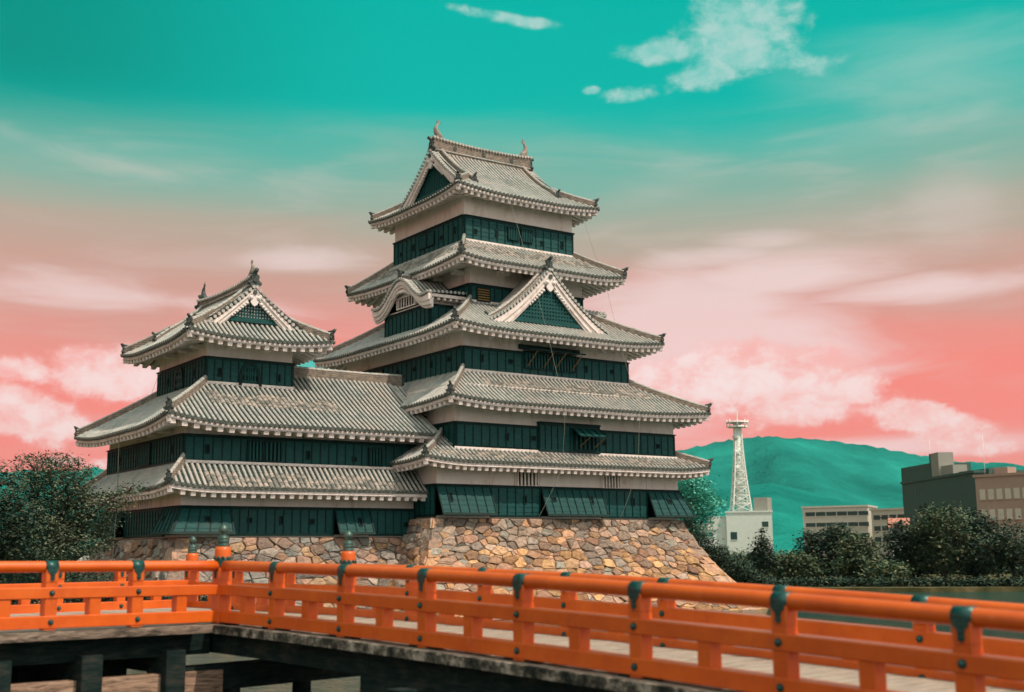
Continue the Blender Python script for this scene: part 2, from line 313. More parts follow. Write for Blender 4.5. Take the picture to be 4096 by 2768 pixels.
# ------------------------------------------------------------------ mesh builder
class MB:
    def __init__(s): s.v = []; s.f = []; s.c = None; s.sm = []
    def add(s, vs, fs, smooth=False, col=None):
        o = len(s.v); s.v += [tuple(p) for p in vs]; s.f += [tuple(i + o for i in f) for f in fs]; s.sm += [smooth] * len(fs)
        if col is not None:
            if s.c is None: s.c = []
            s.c += [col] * len(vs)
    def hexa(s, p, col=None):  # p: 8 points, bottom 0-3 ccw, top 4-7
        s.add(p, [(0, 3, 2, 1), (4, 5, 6, 7), (0, 1, 5, 4), (1, 2, 6, 5), (2, 3, 7, 6), (3, 0, 4, 7)], col=col)
    def box(s, x0, x1, y0, y1, z0, z1):
        s.hexa([(x0, y0, z0), (x1, y0, z0), (x1, y1, z0), (x0, y1, z0), (x0, y0, z1), (x1, y0, z1), (x1, y1, z1), (x0, y1, z1)])
    def fbox(s, P, u0, u1, z0, z1, o0, o1):  # box in a mapped space P(u, z, o)
        s.hexa([P(u0, z0, o1), P(u1, z0, o1), P(u1, z0, o0), P(u0, z0, o0), P(u0, z1, o1), P(u1, z1, o1), P(u1, z1, o0), P(u0, z1, o0)])
    def beam(s, a, b, w_, h_, up=V((0, 0, 1))):
        a = V(a); b = V(b); d_ = (b - a).normalized(); sd_ = d_.cross(up).normalized() * (w_ / 2); u_ = sd_.cross(d_).normalized() * (h_ / 2)
        s.hexa([a - sd_ - u_, a + sd_ - u_, b + sd_ - u_, b - sd_ - u_, a - sd_ + u_, a + sd_ + u_, b + sd_ + u_, b - sd_ + u_])
    def tube(s, pts, rad, n=8, caps=True, smooth=True, ref=V((0, 0, 1)), col=None, flatten=1.0):
        pts = [V(p) for p in pts]; rs = rad if hasattr(rad, '__len__') else [rad] * len(pts); vs = []; fs = []
        for i, p in enumerate(pts):
            t_ = (pts[min(i + 1, len(pts) - 1)] - pts[max(i - 1, 0)]).normalized()
            a = t_.cross(ref)
            if a.length < 1e-4: a = t_.cross(V((1, 0, 0)))
            a.normalize(); b = a.cross(t_)
            for k in range(n):
                an = 2 * pi * k / n; vs.append(p + a * (rs[i] * cos(an) * flatten) + b * (rs[i] * sin(an)))
        for i in range(len(pts) - 1):
            for k in range(n): fs.append((i * n + k, i * n + (k + 1) % n, (i + 1) * n + (k + 1) % n, (i + 1) * n + k))
        if caps: fs.append(tuple(range(n))[::-1]); fs.append(tuple((len(pts) - 1) * n + k for k in range(n)))
        s.add(vs, fs, smooth, col)
    def lathe(s, c, prof, n=20):
        c = V(c); vs = []; fs = []
        for r, z in prof:
            for k in range(n): an = 2 * pi * k / n; vs.append(c + V((r * cos(an), r * sin(an), z)))
        for i in range(len(prof) - 1):
            for k in range(n): fs.append((i * n + k, i * n + (k + 1) % n, (i + 1) * n + (k + 1) % n, (i + 1) * n + k))
        fs.append(tuple((len(prof) - 1) * n + k for k in range(n))); s.add(vs, fs, True)
    def prism(s, poly, dvec, col=None):
        n = len(poly); dv = V(dvec); a = [V(p) for p in poly]
        s.add(a + [p + dv for p in a], [tuple(range(n)), tuple(range(2 * n - 1, n - 1, -1))] + [(i, i + n, (i + 1) % n + n, (i + 1) % n) for i in range(n)], col=col)
    def ball(s, c, r, n=8, m_=6, sc=(1, 1, 1)):
        c = V(c); vs = []; fs = []
        for i in range(m_ + 1):
            th = pi * i / m_
            for k in range(n): an = 2 * pi * k / n; vs.append(c + V((r * sin(th) * cos(an) * sc[0], r * sin(th) * sin(an) * sc[1], r * cos(th) * sc[2])))
        for i in range(m_):
            for k in range(n): fs.append((i * n + k, (i + 1) * n + k, (i + 1) * n + (k + 1) % n, i * n + (k + 1) % n))
        s.add(vs, fs, True)
    def build(s, name, m, parent=None, **props):
        me = bpy.data.meshes.new(name); me.from_pydata(s.v, [], s.f); me.materials.append(m)
        me.polygons.foreach_set('use_smooth', s.sm)
        if s.c is not None and len(s.c) == len(s.v):
            ca = me.color_attributes.new('Col', 'FLOAT_COLOR', 'POINT'); flatc = []
            for q in s.c: flatc += [q[0], q[1], q[2], 1.0]
            ca.data.foreach_set('color', flatc)
        me.update(); o = bpy.data.objects.new(name, me); COL.objects.link(o)
        if parent is not None:
            o.parent = parent; o.matrix_parent_inverse = parent_inv(parent)
        for k, v in props.items(): o[k] = v
        return o
def parent_inv(p):
    mtx = Matrix.Identity(4); q = p
    while q is not None: mtx = Matrix.Translation(q.location) @ mtx; q = None if q.parent is None else (None if q.type == 'MESH' else q.parent)
    if p.type == 'MESH':  # mesh parts keep world coordinates in their vertices
        return Matrix.Identity(4)
    return mtx.inverted()
def empty(name, loc, label, cat, group=None):
    o = bpy.data.objects.new(name, None); o.location = loc; o.empty_display_size = .5; COL.objects.link(o); o['label'] = label; o['category'] = cat
    if group: o['group'] = group
    return o

# ------------------------------------------------------------------ ground, water, hills
WZ = -3.45
HAZE = 0.00004
mb = MB(); mb.add([(-900, -900, WZ), (900, -900, WZ), (900, 900, WZ), (-900, 900, WZ)], [(0, 1, 2, 3)]); mb.build('water', M_water, kind='structure')
def sheet(name, poly, z, m, skirt=3.0):
    mb = MB(); n = len(poly); mb.add([(x, y, z) for x, y in poly] + [(x, y, z - skirt) for x, y in poly], [tuple(range(n))] + [(i, i + n, (i + 1) % n + n, (i + 1) % n) for i in range(n)])
    return mb.build(name, m, kind='structure')
pa = [polar(px, dd) for px, dd in ((2500, 122), (2900, 112), (3300, 108), (3700, 108), (4300, 112), (5200, 150), (7500, 500))]
sheet('ground', [(p.x, p.y) for p in pa] + [(3900, -900), (3950, 3950), (-900, 3950), (-900, 900), (-60, 120), (30, 105)], WZ + .35, M_grass)
sheet('bank', [(-80, -60), (60, -60), (40, 0), (14, 1.2), (5, 1.0), (-80, 1)], -1.55, M_grass)
# the far bank on the left, with a rubble edge
sheet('island_ground', [(-40, 62), (9, 47), (14.5, 50), (17.2, 56), (17.0, 78), (30, 84), (58, 84), (58, 104), (-60, 118)], -2.35, M_grass, 2.2)
def ridge_hill(name, pts, depth, base=-5):
    # pts: list of (bearing px, row px, distance): a ridge with slopes in front and behind
    mb = MB(); rows = []
    N = []
    for i in range(len(pts) - 1):
        for k in range(8):
            t = k / 8; N.append([pts[i][j] * (1 - t) + pts[i + 1][j] * t for j in range(3)])
    N.append(list(pts[-1])); prof = [(-1, 0), (-.8, .12), (-.6, .34), (-.4, .5), (-.2, .78), (0, 1), (.5, .6), (1, 0)]
    vs = []; fs = []; m_ = len(prof)
    for i, (px, py, D) in enumerate(N):
        H = elev(px, py, D)
        for j, (a, h) in enumerate(prof):
            wob = (sin(i * .31 + j * 1.1) * .05 + sin(i * .13 + j) * .06) * (1 if 0 < j < 5 else 0)
            P = polar(px, D + a * depth); vs.append((P.x, P.y, base + (H - base) * max(0, h + wob) + (random.uniform(-1, 1) * H * .012 if j == 5 else 0)))
    for i in range(len(N) - 1):
        for j in range(m_ - 1): fs.append((i * m_ + j, (i + 1) * m_ + j, (i + 1) * m_ + j + 1, i * m_ + j + 1))
    mb.add(vs, fs, True); return mb.build(name, M_hill, kind='structure')
ridge_hill('hills', [(2350, 1900, 2600), (2700, 1803, 2600), (2850, 1775, 2600), (3000, 1747, 2600), (3120, 1745, 2600), (3300, 1758, 2600), (3500, 1785, 2650), (3700, 1820, 2700), (3850, 1848, 2700), (4000, 1850, 2700), (4300, 1880, 2700), (4800, 1930, 2800)], 900)
ridge_hill('hills', [(2500, 2060, 1500), (2850, 1960, 1500), (3100, 1930, 1500), (3300, 1985, 1500), (3600, 2060, 1500), (4000, 2110, 1500), (4400, 2120, 1500)], 600)
ridge_hill('hills', [(-700, 2000, 2600), (-200, 1900, 2600), (100, 1880, 2600), (260, 1885, 2600), (350, 1868, 2600), (450, 1900, 2600), (700, 2010, 2600), (1000, 2080, 2700), (1400, 2100, 2800)], 900)

# ------------------------------------------------------------------ roofs
def prof(t, k): return t * (1 - k) + k * t * t
class Roof:
    """skirt / hipped roof over a rectangle; runs and rises per side F L R B (None = side absent)"""
    def __init__(s, X0, X1, Y0, Y1, ze, runs, rises, k=.22, lift=.28, Lc=4.2, tend=None, sp=.29, bands=None):
        s.X0, s.X1, s.Y0, s.Y1, s.ze, s.k, s.lift, s.Lc, s.tend_, s.sp = X0, X1, Y0, Y1, ze, k, lift, Lc, tend, sp
        s.run = dict(zip('FLRB', runs)); s.H = dict(zip('FLRB', rises)); s.bands = bands or {}
    def len_(s, side): return (s.X0, s.X1) if side in 'FB' else (s.Y0, s.Y1)
    def adj(s, side): return ('L', 'R') if side in 'FB' else ('F', 'B')
    def ts(s, side, u):  # neighbour parameter in this side's t units, low & high end
        a, b = s.adj(side); lo, hi = s.len_(side); H = s.H[side]; r = []
        for q, dd in ((a, u - lo), (b, hi - u)):
            r.append(1e9 if s.run[q] is None else dd / s.run[q] * s.H[q] / H)
        return r
    def tend(s, side, u):
        a, b = s.adj(side); t1, t2 = s.ts(side, u)
        e = 1.0
        lo, hi = s.len_(side)
        if s.run[a] is not None: e = t1 if (u - lo) < s.run[a] else min(e, t1)
        if s.run[b] is not None: e = (min(e, t2) if (s.run[a] is not None and (u - lo) < s.run[a]) else t2) if (hi - u) < s.run[b] else min(e, t2)
        if s.tend_:
            q = s.tend_(side, u, e)
            if q is not None: e = q
        return e
    def pt(s, side, u, t, dz=0.0):
        t1, t2 = s.ts(side, u); R_ = s.run[side]; lf = 0
        for q in (t1, t2):
            if q < 1e8: lf = max(lf, s.lift * max(0, 1 - abs(q - t) * R_ / s.Lc) ** 2 * (1 - min(max(t, 0), 1)))
        z = s.ze + s.H[side] * prof(t, s.k) + lf + dz
        dd = t * R_
        if side == 'F': return V((u, s.Y0 + dd, z))
        if side == 'B': return V((u, s.Y1 - dd, z))
        if side == 'L': return V((s.X0 + dd, u, z))
        return V((s.X1 - dd, u, z))
    def side_vec(s, side): return V((1, 0, 0)) if side in 'FB' else V((0, 1, 0))
def tile_strip(mb, pts, sv, r0=.078, r1=.073, cap=True, flat_=None, alt=None):
    """a run of overlapping half-round tiles along pts (first = eave end)"""
    A = [V(p) for p in pts]
    for i in range(len(A) - 1):
        a, b = A[i], A[i + 1]; t_ = (b - a).normalized(); n_ = sv.cross(t_); n_ = n_ if n_.z > 0 else -n_
        ra, rb = r0, r1; hz = 1.0
        tgt = mb
        if flat_ and flat_(i, len(A) - 1): ra, rb, hz = .135, .105, .70; tgt = alt or mb
        vs = []
        b2 = a + (b - a) * 1.06
        for q, r in ((a, ra), (b2, rb)):
            for k in range(6):
                an = pi * k / 5; vs.append(q + sv * (r * cos(an)) + n_ * (r * sin(an) * hz + (.004 if r == ra else 0)))
        fs = [(k, k + 1, k + 7, k + 6) for k in range(5)]
        fs.append((5, 4, 3, 2, 1, 0))
        tgt.add(vs, fs, False)
def disc(mb, c, axis, r=.1, th=.06, n=10):
    axis = V(axis).normalized(); mb.tube([V(c) - axis * th / 2, V(c) + axis * th / 2], r, n, True, False)
OUT = {'F': V((0, -1, 0)), 'B': V((0, 1, 0)), 'L': V((-1, 0, 0)), 'R': V((1, 0, 0))}
def roof_sides(parent, R_, sides, name='roof', wall=None, soffit=.9, rafter_sp=.45, urange=None):
    """tiles, pans, eave discs, fascia, rafters and soffit of a skirt roof"""
    tl = MB(); pn = MB(); wh = MB(); sf = MB(); sc_ = MB(); ds = MB()
    for side in sides:
        lo, hi = R_.len_(side)
        if urange and side in urange: lo, hi = urange[side]
        n = max(2, int(round((hi - lo) / R_.sp))); us = [lo + (hi - lo) * (i + .5) / n for i in range(n)]; sv = R_.side_vec(side); run = R_.run[side]
        L = sqrt(run ** 2 + R_.H[side] ** 2); bd = R_.bands.get(side)
        for i, u in enumerate(us):
            te = R_.tend(side, u)
            if te < .02: continue
            k = max(1, int(round(te * L / .36)))
            pts = [R_.pt(side, u, te * j / k + (-.02 if j == 0 else 0), .035) for j in range(k + 1)]
            fl = None
            if bd:
                def fl(i_, n_, k=k, te=te, u=u): return bd[0] < (i_ + .5) / k * te < bd[1] + .06 * sin(u * 1.7) and not (bd[2] and (u < bd[2][0] or u > bd[2][1]))
            tile_strip(tl, pts, sv, flat_=fl, alt=sc_)
            disc(ds, R_.pt(side, u, -.02, .055), OUT[side] + V((0, 0, -.15)), .098)
            # dark drop edge of the pan tile between discs
        h = (hi - lo) / n / 2
        for i, u in enumerate(us):
            ua, ub = u - h, u + h
            ta, tb = R_.tend(side, max(ua, lo + 1e-3)), R_.tend(side, min(ub, hi - 1e-3)); k = max(1, int(round(max(ta, tb) * L / .30)))
            for j in range(k):
                a0, a1 = ta * j / k, ta * (j + 1) / k; b0, b1 = tb * j / k, tb * (j + 1) / k
                pn.add([R_.pt(side, ua, a0, .010), R_.pt(side, ub, b0, .010), R_.pt(side, ub, b1, 0), R_.pt(side, ua, a1, 0)], [(0, 1, 2, 3)])
            p0, p1 = R_.pt(side, ua, -.015, .028), R_.pt(side, ub, -.015, .028)
            q = V((0, 0, .09)); o_ = OUT[side] * -.05
            ds.add([p0, p1, p1 - q, p0 - q, p0 + o_ - q, p1 + o_ - q], [(0, 3, 2, 1), (3, 4, 5, 2)])
        # fascia board following the eave, soffit, rafters
        m_ = max(8, int((hi - lo) / .6)); fu = [lo + (hi - lo) * i / m_ for i in range(m_ + 1)]
        io = OUT[side] * -1
        for i in range(m_):
            def e(u, o, dz):
                t1, t2 = R_.ts(side, u); uu = u
                # inset o from eave; keep corners mitred
                if R_.run[R_.adj(side)[0]] is not None: uu = max(uu, lo + o)
                if R_.run[R_.adj(side)[1]] is not None: uu = min(uu, hi - o)
                return R_.pt(side, uu, 0, dz) + io * o
            a, b = fu[i], fu[i + 1]
            wh.hexa([e(a, .05, -.27), e(b, .05, -.27), e(b, .16, -.27), e(a, .16, -.27), e(a, .06, -.055), e(b, .06, -.055), e(b, .16, -.055), e(a, .16, -.055)])
        ws = wall[side] if wall else run
        nr = max(2, int(round((hi - lo) / rafter_sp)))
        sl = .30
        def under(u, dd):
            t0 = 0
            P = R_.pt(side, u, 0, 0); lf = P.z - R_.ze
            f = max(0, 1 - dd / max(ws, .01))
            return P + io * dd + V((0, 0, sl * dd - lf * (1 - f)))
        for i in range(nr):
            u = lo + (hi - lo) * (i + .5) / nr
            lim = ws
            a_, b_ = R_.adj(side)
            if R_.run[a_] is not None: lim = min(lim, (u - lo) * 1.0)
            if R_.run[b_] is not None: lim = min(lim, (hi - u) * 1.0)
            if lim < .3: continue
            a = under(u, .10) + V((0, 0, -.375)); b = under(u, lim) + V((0, 0, -.375))
            wh.beam(a, b, rafter_sp * .46, .25)
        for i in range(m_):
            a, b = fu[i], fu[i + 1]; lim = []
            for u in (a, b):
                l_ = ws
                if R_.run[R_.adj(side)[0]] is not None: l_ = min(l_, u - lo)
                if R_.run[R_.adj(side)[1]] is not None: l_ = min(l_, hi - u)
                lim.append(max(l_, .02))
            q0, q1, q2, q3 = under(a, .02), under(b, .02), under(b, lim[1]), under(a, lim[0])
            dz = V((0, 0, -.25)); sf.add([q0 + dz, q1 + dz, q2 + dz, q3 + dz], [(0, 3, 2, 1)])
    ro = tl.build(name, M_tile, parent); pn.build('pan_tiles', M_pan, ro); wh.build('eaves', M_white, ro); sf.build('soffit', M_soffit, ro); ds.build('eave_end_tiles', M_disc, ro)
    if sc_.v: sc_.build('overlapped_tiles', M_scale, ro)
    return ro
def oni(mb, c, fw, s=1.0):
    """ridge-end ornament tile: shield, horns, round boss and jutting roll"""
    c = V(c); fw = V(fw).normalized(); sd_ = fw.cross(V((0, 0, 1))).normalized(); up = V((0, 0, 1))
    shp = [(-.20, -.12), (-.24, .05), (-.15, .16), (-.16, .30), (-.07, .42), (.07, .42), (.16, .30), (.15, .16), (.24, .05), (.20, -.12)]
    mb.prism([c + sd_ * (x * s) + up * (y * s) for x, y in shp], fw * (.12 * s))
    for q in (-1, 1):
        mb.ball(c + sd_ * (q * .23 * s) + up * (.02 * s) + fw * .06, .085 * s); mb.ball(c + sd_ * (q * .15 * s) + up * (.32 * s) + fw * .06, .06 * s)
    disc(mb, c + up * (.14 * s) + fw * (.14 * s), fw, .10 * s, .08)
    mb.tube([c + up * (.40 * s) - fw * .2 * s, c + up * (.45 * s) + fw * .05 * s, c + up * (.56 * s) + fw * (.26 * s)], .085 * s, 10)
def ridge_run(parent, pts, w_=.26, h_=.34, ends=(True, False), s=1.0, name='hip_ridge', topr=.11, tip=False):
    """a built-up tile ridge along pts (on the roof surface); ornament at the chosen ends"""
    pts = [V(p) for p in pts]; mb = MB(); n = len(pts)
    body = MB()
    for i in range(n - 1):
        a, b = pts[i], pts[i + 1]; d_ = (b - a); dh = V((d_.x, d_.y, 0)).normalized(); sd_ = V((dh.y, -dh.x, 0)) * (w_ / 2); up = V((0, 0, h_)); dn = V((0, 0, -.12))
        body.hexa([a - sd_ + dn, a + sd_ + dn, b + sd_ + dn, b - sd_ + dn, a - sd_ * .8 + up, a + sd_ * .8 + up, b + sd_ * .8 + up, b - sd_ * .8 + up])
    o = body.build(name, M_ridge, parent)
    cap = MB(); tot = sum((pts[i + 1] - pts[i]).length for i in range(n - 1)); k = max(2, int(tot / .34))
    def along(t):
        x = t * (n - 1); i = min(int(x), n - 2); return pts[i].lerp(pts[i + 1], x - i)
    cp = [along(j / k) + V((0, 0, h_ - .01)) for j in range(k + 1)]; dh = pts[-1] - pts[0]; dh.z = 0; dh.normalize(); sv = V((dh.y, -dh.x, 0))
    tile_strip(cap, cp, sv, topr, topr * .84)
    cap.build('ridge_cap', M_tile, o)
    orn = MB()
    for e_, (p, q) in zip(ends, ((0, 1), (-1, -2))):
        if e_:
            if orn.v: orn.build('ridge_end_ornament', M_oni, o); orn = MB()
            fw = pts[p] - pts[q]; fw.z = 0; oni(orn, pts[p] + V((0, 0, .05)), fw, s)
    if tip:
        fw = pts[0] - pts[1]; fw.z = 0; fw.normalize(); a = pts[0] + V((0, 0, h_)); orn.tube([a, a + fw * .18 + V((0, 0, .1)), a + fw * .30 + V((0, 0, .28))], [.07, .05, .02], 6)
    if orn.v: orn.build('ridge_end_ornament', M_oni, o)
    return o
def hip(parent, R_, cx_, cy_, t1=1.0, t0=.03, h_=.30, s=.8, w_=.26, tip=False):
    """hip ridge from the corner (cx_, cy_ in 'lo'/'hi') up to the inner corner"""
    pts = []
    sideF = 'F' if cy_ == 'lo' else 'B'; sl_ = 'L' if cx_ == 'lo' else 'R'
    for j in range(13):
        t = t0 + (t1 - t0) * j / 12
        u = (R_.X0 + t * R_.run[sl_]) if sl_ == 'L' else (R_.X1 - t * R_.run[sl_])
        tf = t * R_.H[sl_] / R_.H[sideF]
        pts.append(R_.pt(sideF, u, tf, .06))
    o = ridge_run(parent, pts, w_, h_, (True, False), s, tip=tip)
    nose = MB(); a = R_.pt(sideF, R_.X0 if sl_ == 'L' else R_.X1, 0, -.36); ina = pts[4] - pts[0]; ina.z = 0; ina.normalize()
    nose.beam(a + ina * .12, a + ina * 1.9 + V((0, 0, .15)), .22, .24); nose.build('hip_rafter', M_white, o)
    return o

# ------------------------------------------------------------------ walls and board cladding
def fmap(side, x0, x1, y0, y1):
    if side == 'F': return lambda u, z, o: V((u, y0 - o, z))
    if side == 'B': return lambda u, z, o: V((u, y1 + o, z))
    if side == 'L': return lambda u, z, o: V((x0 - o, u, z))
    return lambda u, z, o: V((x1 + o, u, z))
def bars_window(parent, P, a, b, z0, z1, n=5, horiz=False, frame=M_batten, barm=M_batten, bw=.07, name='window', depth=.02):
    f = MB(); f.fbox(P, a, b, z0, z1, depth, depth + .045); o = f.build(name, M_dark, parent)
    fr = MB(); e = .06
    for q in ((a - e, a, z0 - e, z1 + e), (b, b + e, z0 - e, z1 + e), (a, b, z0 - e, z0), (a, b, z1, z1 + e)): fr.fbox(P, *q, depth - .01, depth + .13)
    fr.build('frame', frame, o)
    br = MB()
    for i in range(n):
        if horiz:
            c_ = z0 + (z1 - z0) * (i + .5) / n; br.fbox(P, a, b, c_ - bw / 2, c_ + bw / 2, depth + .05, depth + .11)
        else:
            c_ = a + (b - a) * (i + .5) / n; br.fbox(P, c_ - bw / 2, c_ + bw / 2, z0, z1, depth + .05, depth + .11)
    br.build('bars', barm, o); return o
def cladding(parent, side, rect, u0, u1, z0, z1, holes=(), wins=(), sp=.58, flare=0.0, off=.05, name='board_cladding', top=True, mitre=''):
    """black weatherboarding: lapped boards, battens, rails; wins = (a,b,z0,z1,n,horizontal)"""
    P0 = fmap(side, *rect)
    def P(u, z, o):
        f_ = flare * (z1 - z) / (z1 - z0); k_ = (u - u0) / (u1 - u0)
        if 'a' in mitre: u = u - f_ * (1 - k_)
        if 'b' in mitre: u = u + f_ * k_
        return P0(u, z, o + (f_ if o > 0 else 0))
    b = MB(); H = z1 - z0; rows = max(2, int(round(H / .29)))
    # solid backing
    b.fbox(P, u0, u1, z0, z1, -.12, off - .03)
    for i in range(rows):
        a, c_ = z0 + H * i / rows, z0 + H * (i + 1) / rows
        b.add([P(u0, a, off + .022), P(u1, a, off + .022), P(u1, c_, off), P(u0, c_, off)], [(0, 1, 2, 3)] if side in 'FR' else [(0, 3, 2, 1)])
        b.add([P(u0, a, off), P(u1, a, off), P(u1, a, off + .022), P(u0, a, off + .022)], [(0, 1, 2, 3)])
    if flare:
        for uu in (u0, u1):
            b.add([P0(uu, z0, 0), P(uu, z0, off + .02), P(uu, z1, off), P0(uu, z1, 0)], [(0, 1, 2, 3)])
        b.add([P0(u0, z0 + .01, 0), P0(u1, z0 + .01, 0), P(u1, z0 + .01, off), P(u0, z0 + .01, off)], [(0, 1, 2, 3)])
    o = b.build(name, M_board, parent)
    t = MB(); n = max(1, int(round((u1 - u0) / sp)))
    zr0, zr1 = z0 + .13, z1 - .12
    def inwin(u):
        return any(a - .02 < u < c_ + .02 for a, c_, *_ in wins)
    for i in range(n + 1):
        u = u0 + (u1 - u0) * i / n; wd = .05 if 0 < i < n else .075
        ua, ub = max(u0, u - wd / 2), min(u1, u + wd / 2)
        if i == 0: ub = u0 + .08
        if i == n: ua = u1 - .08
        if inwin(u):
            wz = [w_ for w_ in wins if w_[0] - .02 < u < w_[1] + .02][0]
            if wz[2] - .1 > zr0 + .1: t.fbox(P, ua, ub, zr0, wz[2] - .08, off, off + .055)
        else: t.fbox(P, ua, ub, zr0, zr1, off, off + .055)
    t.fbox(P, u0, u1, z0, z0 + .13, off, off + .07); t.fbox(P, u0, u1, z1 - .12, z1, off, off + .06)
    if top: t.fbox(P, u0 - .05, u1 + .05, z1, z1 + .035, -.02, off + .14)
    t.build('battens', M_batten, o)
    for (a, c_, w0, w1, n_, hz) in wins: bars_window(o, P, a, c_, w0, w1, n_, hz, barm=M_brass if hz else M_board, depth=off, bw=.07 if hz else min(.10, (c_ - a) / n_ * .5))
    for (u, z, kd) in holes:
        hw, hh = (.075, .19) if kd == 't' else (.10, .10)
        h_ = MB(); h_.fbox(P, u - hw, u + hw, z - hh, z + hh, off + .015, off + .045); lo_ = h_.build('loophole', M_dark, o)
        f = MB(); e = .04
        for q in ((u - hw - e, u - hw, z - hh - e, z + hh + e), (u + hw, u + hw + e, z - hh - e, z + hh + e), (u - hw, u + hw, z - hh - e, z - hh), (u - hw, u + hw, z + hh, z + hh + e)): f.fbox(P, *q, off, off + .075)
        f.build('frame', M_batten, lo_)
    return o
def storey(parent, rect, z0, z1, label=None, name='wall'):
    x0, x1, y0, y1 = rect; mb = MB(); mb.box(x0, x1, y0, y1, z0, z1); return mb.build(name, M_plaster, parent)

# ------------------------------------------------------------------ gables
def gable(parent, O, N, zf, hw, board=.34, plane=0.0, wall_in=.55, grid=(.12, .12), zb=None, cap_r=.085, pend=1.0, side_rows=True, light=False):
    """gable end. O: apex ground point (x,y at the verge plane), N: outward normal, zf(w): roof surface height at lateral offset w, hw: half width of the bargeboards"""
    O = V((O[0], O[1], 0)); N = V(N); T = V((-N.y, N.x, 0)); n = 22
    def S(w_, out, z): return O + T * w_ + N * out + V((0, 0, z))
    g = MB()
    for sgn in (-1, 1):
        for lay, (o0, o1, top, bot) in enumerate(((-.02, .06, -.10, -.10 - board * .45), (-.10, -.03, -.10 - board * .40, -.10 - board * 1.0), (-.2, -.11, -.1 - board * .9, -.1 - board * 1.25))):
            for i in range(n):
                w0, w1 = hw * i / n, hw * (i + 1) / n; fl = lambda w_: 1 + .55 * (w_ / hw) ** 2
                z = [zf(w0) + top, zf(w1) + top, zf(w1) + bot * fl(w1) - top * 0, zf(w0) + bot * fl(w0)]
                a = [S(sgn * w0, o0, z[3]), S(sgn * w1, o0, z[2]), S(sgn * w1, o0, z[1]), S(sgn * w0, o0, z[0])]; b_ = [p + N * (o1 - o0) for p in a]
                g.hexa([b_[0], b_[1], a[1], a[0], b_[3], b_[2], a[2], a[3]])
    go = g.build('gable', M_white, parent)
    # boarded triangle with lattice, set back
    k = MB(); zb = zb if zb is not None else zf(hw) - .1
    poly = []
    for i in range(-10, 11):
        w_ = hw * .93 * i / 10; zz = zf(abs(w_)) - .35
        if zz > zb: poly.append((w_, zz))
    poly = [(poly[0][0], zb)] + poly + [(poly[-1][0], zb)]
    k.prism([S(w_, -wall_in, z) for w_, z in poly], N * -.1); k.build('gable_wall', M_gold if light else M_batten, go)
    la = MB(); gx, gz = grid; bk_ = .19 if light else .28
    zt = zf(0) - .35
    def halfw(z):
        lo, hi = 0, hw * .93
        for _ in range(16):
            m_ = (lo + hi) / 2
            if zf(m_) - .35 > z: lo = m_
            else: hi = m_
        return lo
    x = -hw
    while x < hw:
        z1 = zf(abs(x)) - .42
        if z1 > zb + .25: la.hexa([S(x - gx * bk_, -wall_in + .05, zb), S(x + gx * bk_, -wall_in + .05, zb), S(x + gx * bk_, -wall_in, zb), S(x - gx * bk_, -wall_in, zb), S(x - gx * bk_, -wall_in + .05, z1), S(x + gx * bk_, -wall_in + .05, z1), S(x + gx * bk_, -wall_in, z1), S(x - gx * bk_, -wall_in, z1)])
        x += gx
    if gz:
        z = zb + .25
        while z < zt - .2:
            h_ = halfw(z); c_ = gz * bk_
            la.hexa([S(-h_, -wall_in + .056, z - c_), S(h_, -wall_in + .056, z - c_), S(h_, -wall_in + .01, z - c_), S(-h_, -wall_in + .01, z - c_), S(-h_, -wall_in + .056, z + c_), S(h_, -wall_in + .056, z + c_), S(h_, -wall_in + .01, z + c_), S(-h_, -wall_in + .01, z + c_)]); z += gz
    hb = halfw(zb + .12)
    la.hexa([S(-hb, -wall_in + .12, zb), S(hb, -wall_in + .12, zb), S(hb, -wall_in, zb), S(-hb, -wall_in, zb), S(-hb, -wall_in + .12, zb + .22), S(hb, -wall_in + .12, zb + .22), S(hb, -wall_in, zb + .22), S(-hb, -wall_in, zb + .22)])
    la.build('lattice', M_board, go)
    # pendant
    if pend:
        p = MB(); zc = zf(0) - board - .30; s_ = pend
        half = [(0, .36), (.07, .28), (.16, .22), (.17, .1), (.30, .12), (.36, .0), (.28, -.10), (.17, -.08), (.22, -.22), (.12, -.36), (0, -.44)]
        pp = [(x, z) for x, z in half] + [(-x, z) for x, z in half[-2:0:-1]]
        p.prism([S(x * s_, -.06, zc + z * s_) for x, z in pp], N * .1)
        for sg in (-1, 1):
            for j in range(7):
                p.ball(S(sg * (.38 + j * .13) * s_, -.05, zf((.38 + j * .13) * s_) - board * 1.25 - .12 * s_), (.11 - j * .008) * s_, 6, 4, (1, 1, .8))
            p.ball(S(sg * .2 * s_, .02, zc + .02), .12 * s_, 8, 5)
        p.build('pendant', M_gold, go)
        q = MB(); disc(q, S(0, .07, zc + .30 * s_), N, .12 * s_, .1, 6); q.build('boss', M_oni, go)
    # verge tiles: short rolls lying outward with discs
    t = MB(); 
    arc = [0]; 
    for i in range(1, 200): arc.append(arc[-1] + sqrt((hw * 1.03 / 199) ** 2 + (zf(hw * 1.03 * i / 199) - zf(hw * 1.03 * (i - 1) / 199)) ** 2))
    m_ = int(arc[-1] / .27)
    for sgn in (-1, 1):
        for j in range(m_):
            L_ = arc[-1] * (j + .5) / m_; i = min(range(200), key=lambda q_: abs(arc[q_] - L_)); w_ = hw * 1.03 * i / 199
            a = S(sgn * w_, .12, zf(w_) + .05); t.tube([a - N * .45, a], [.075, cap_r], 8, True, False)
            disc(t, a, N, cap_r * 1.15, .05, 10)
    t.build('verge_tiles', M_tile, go)
    return go
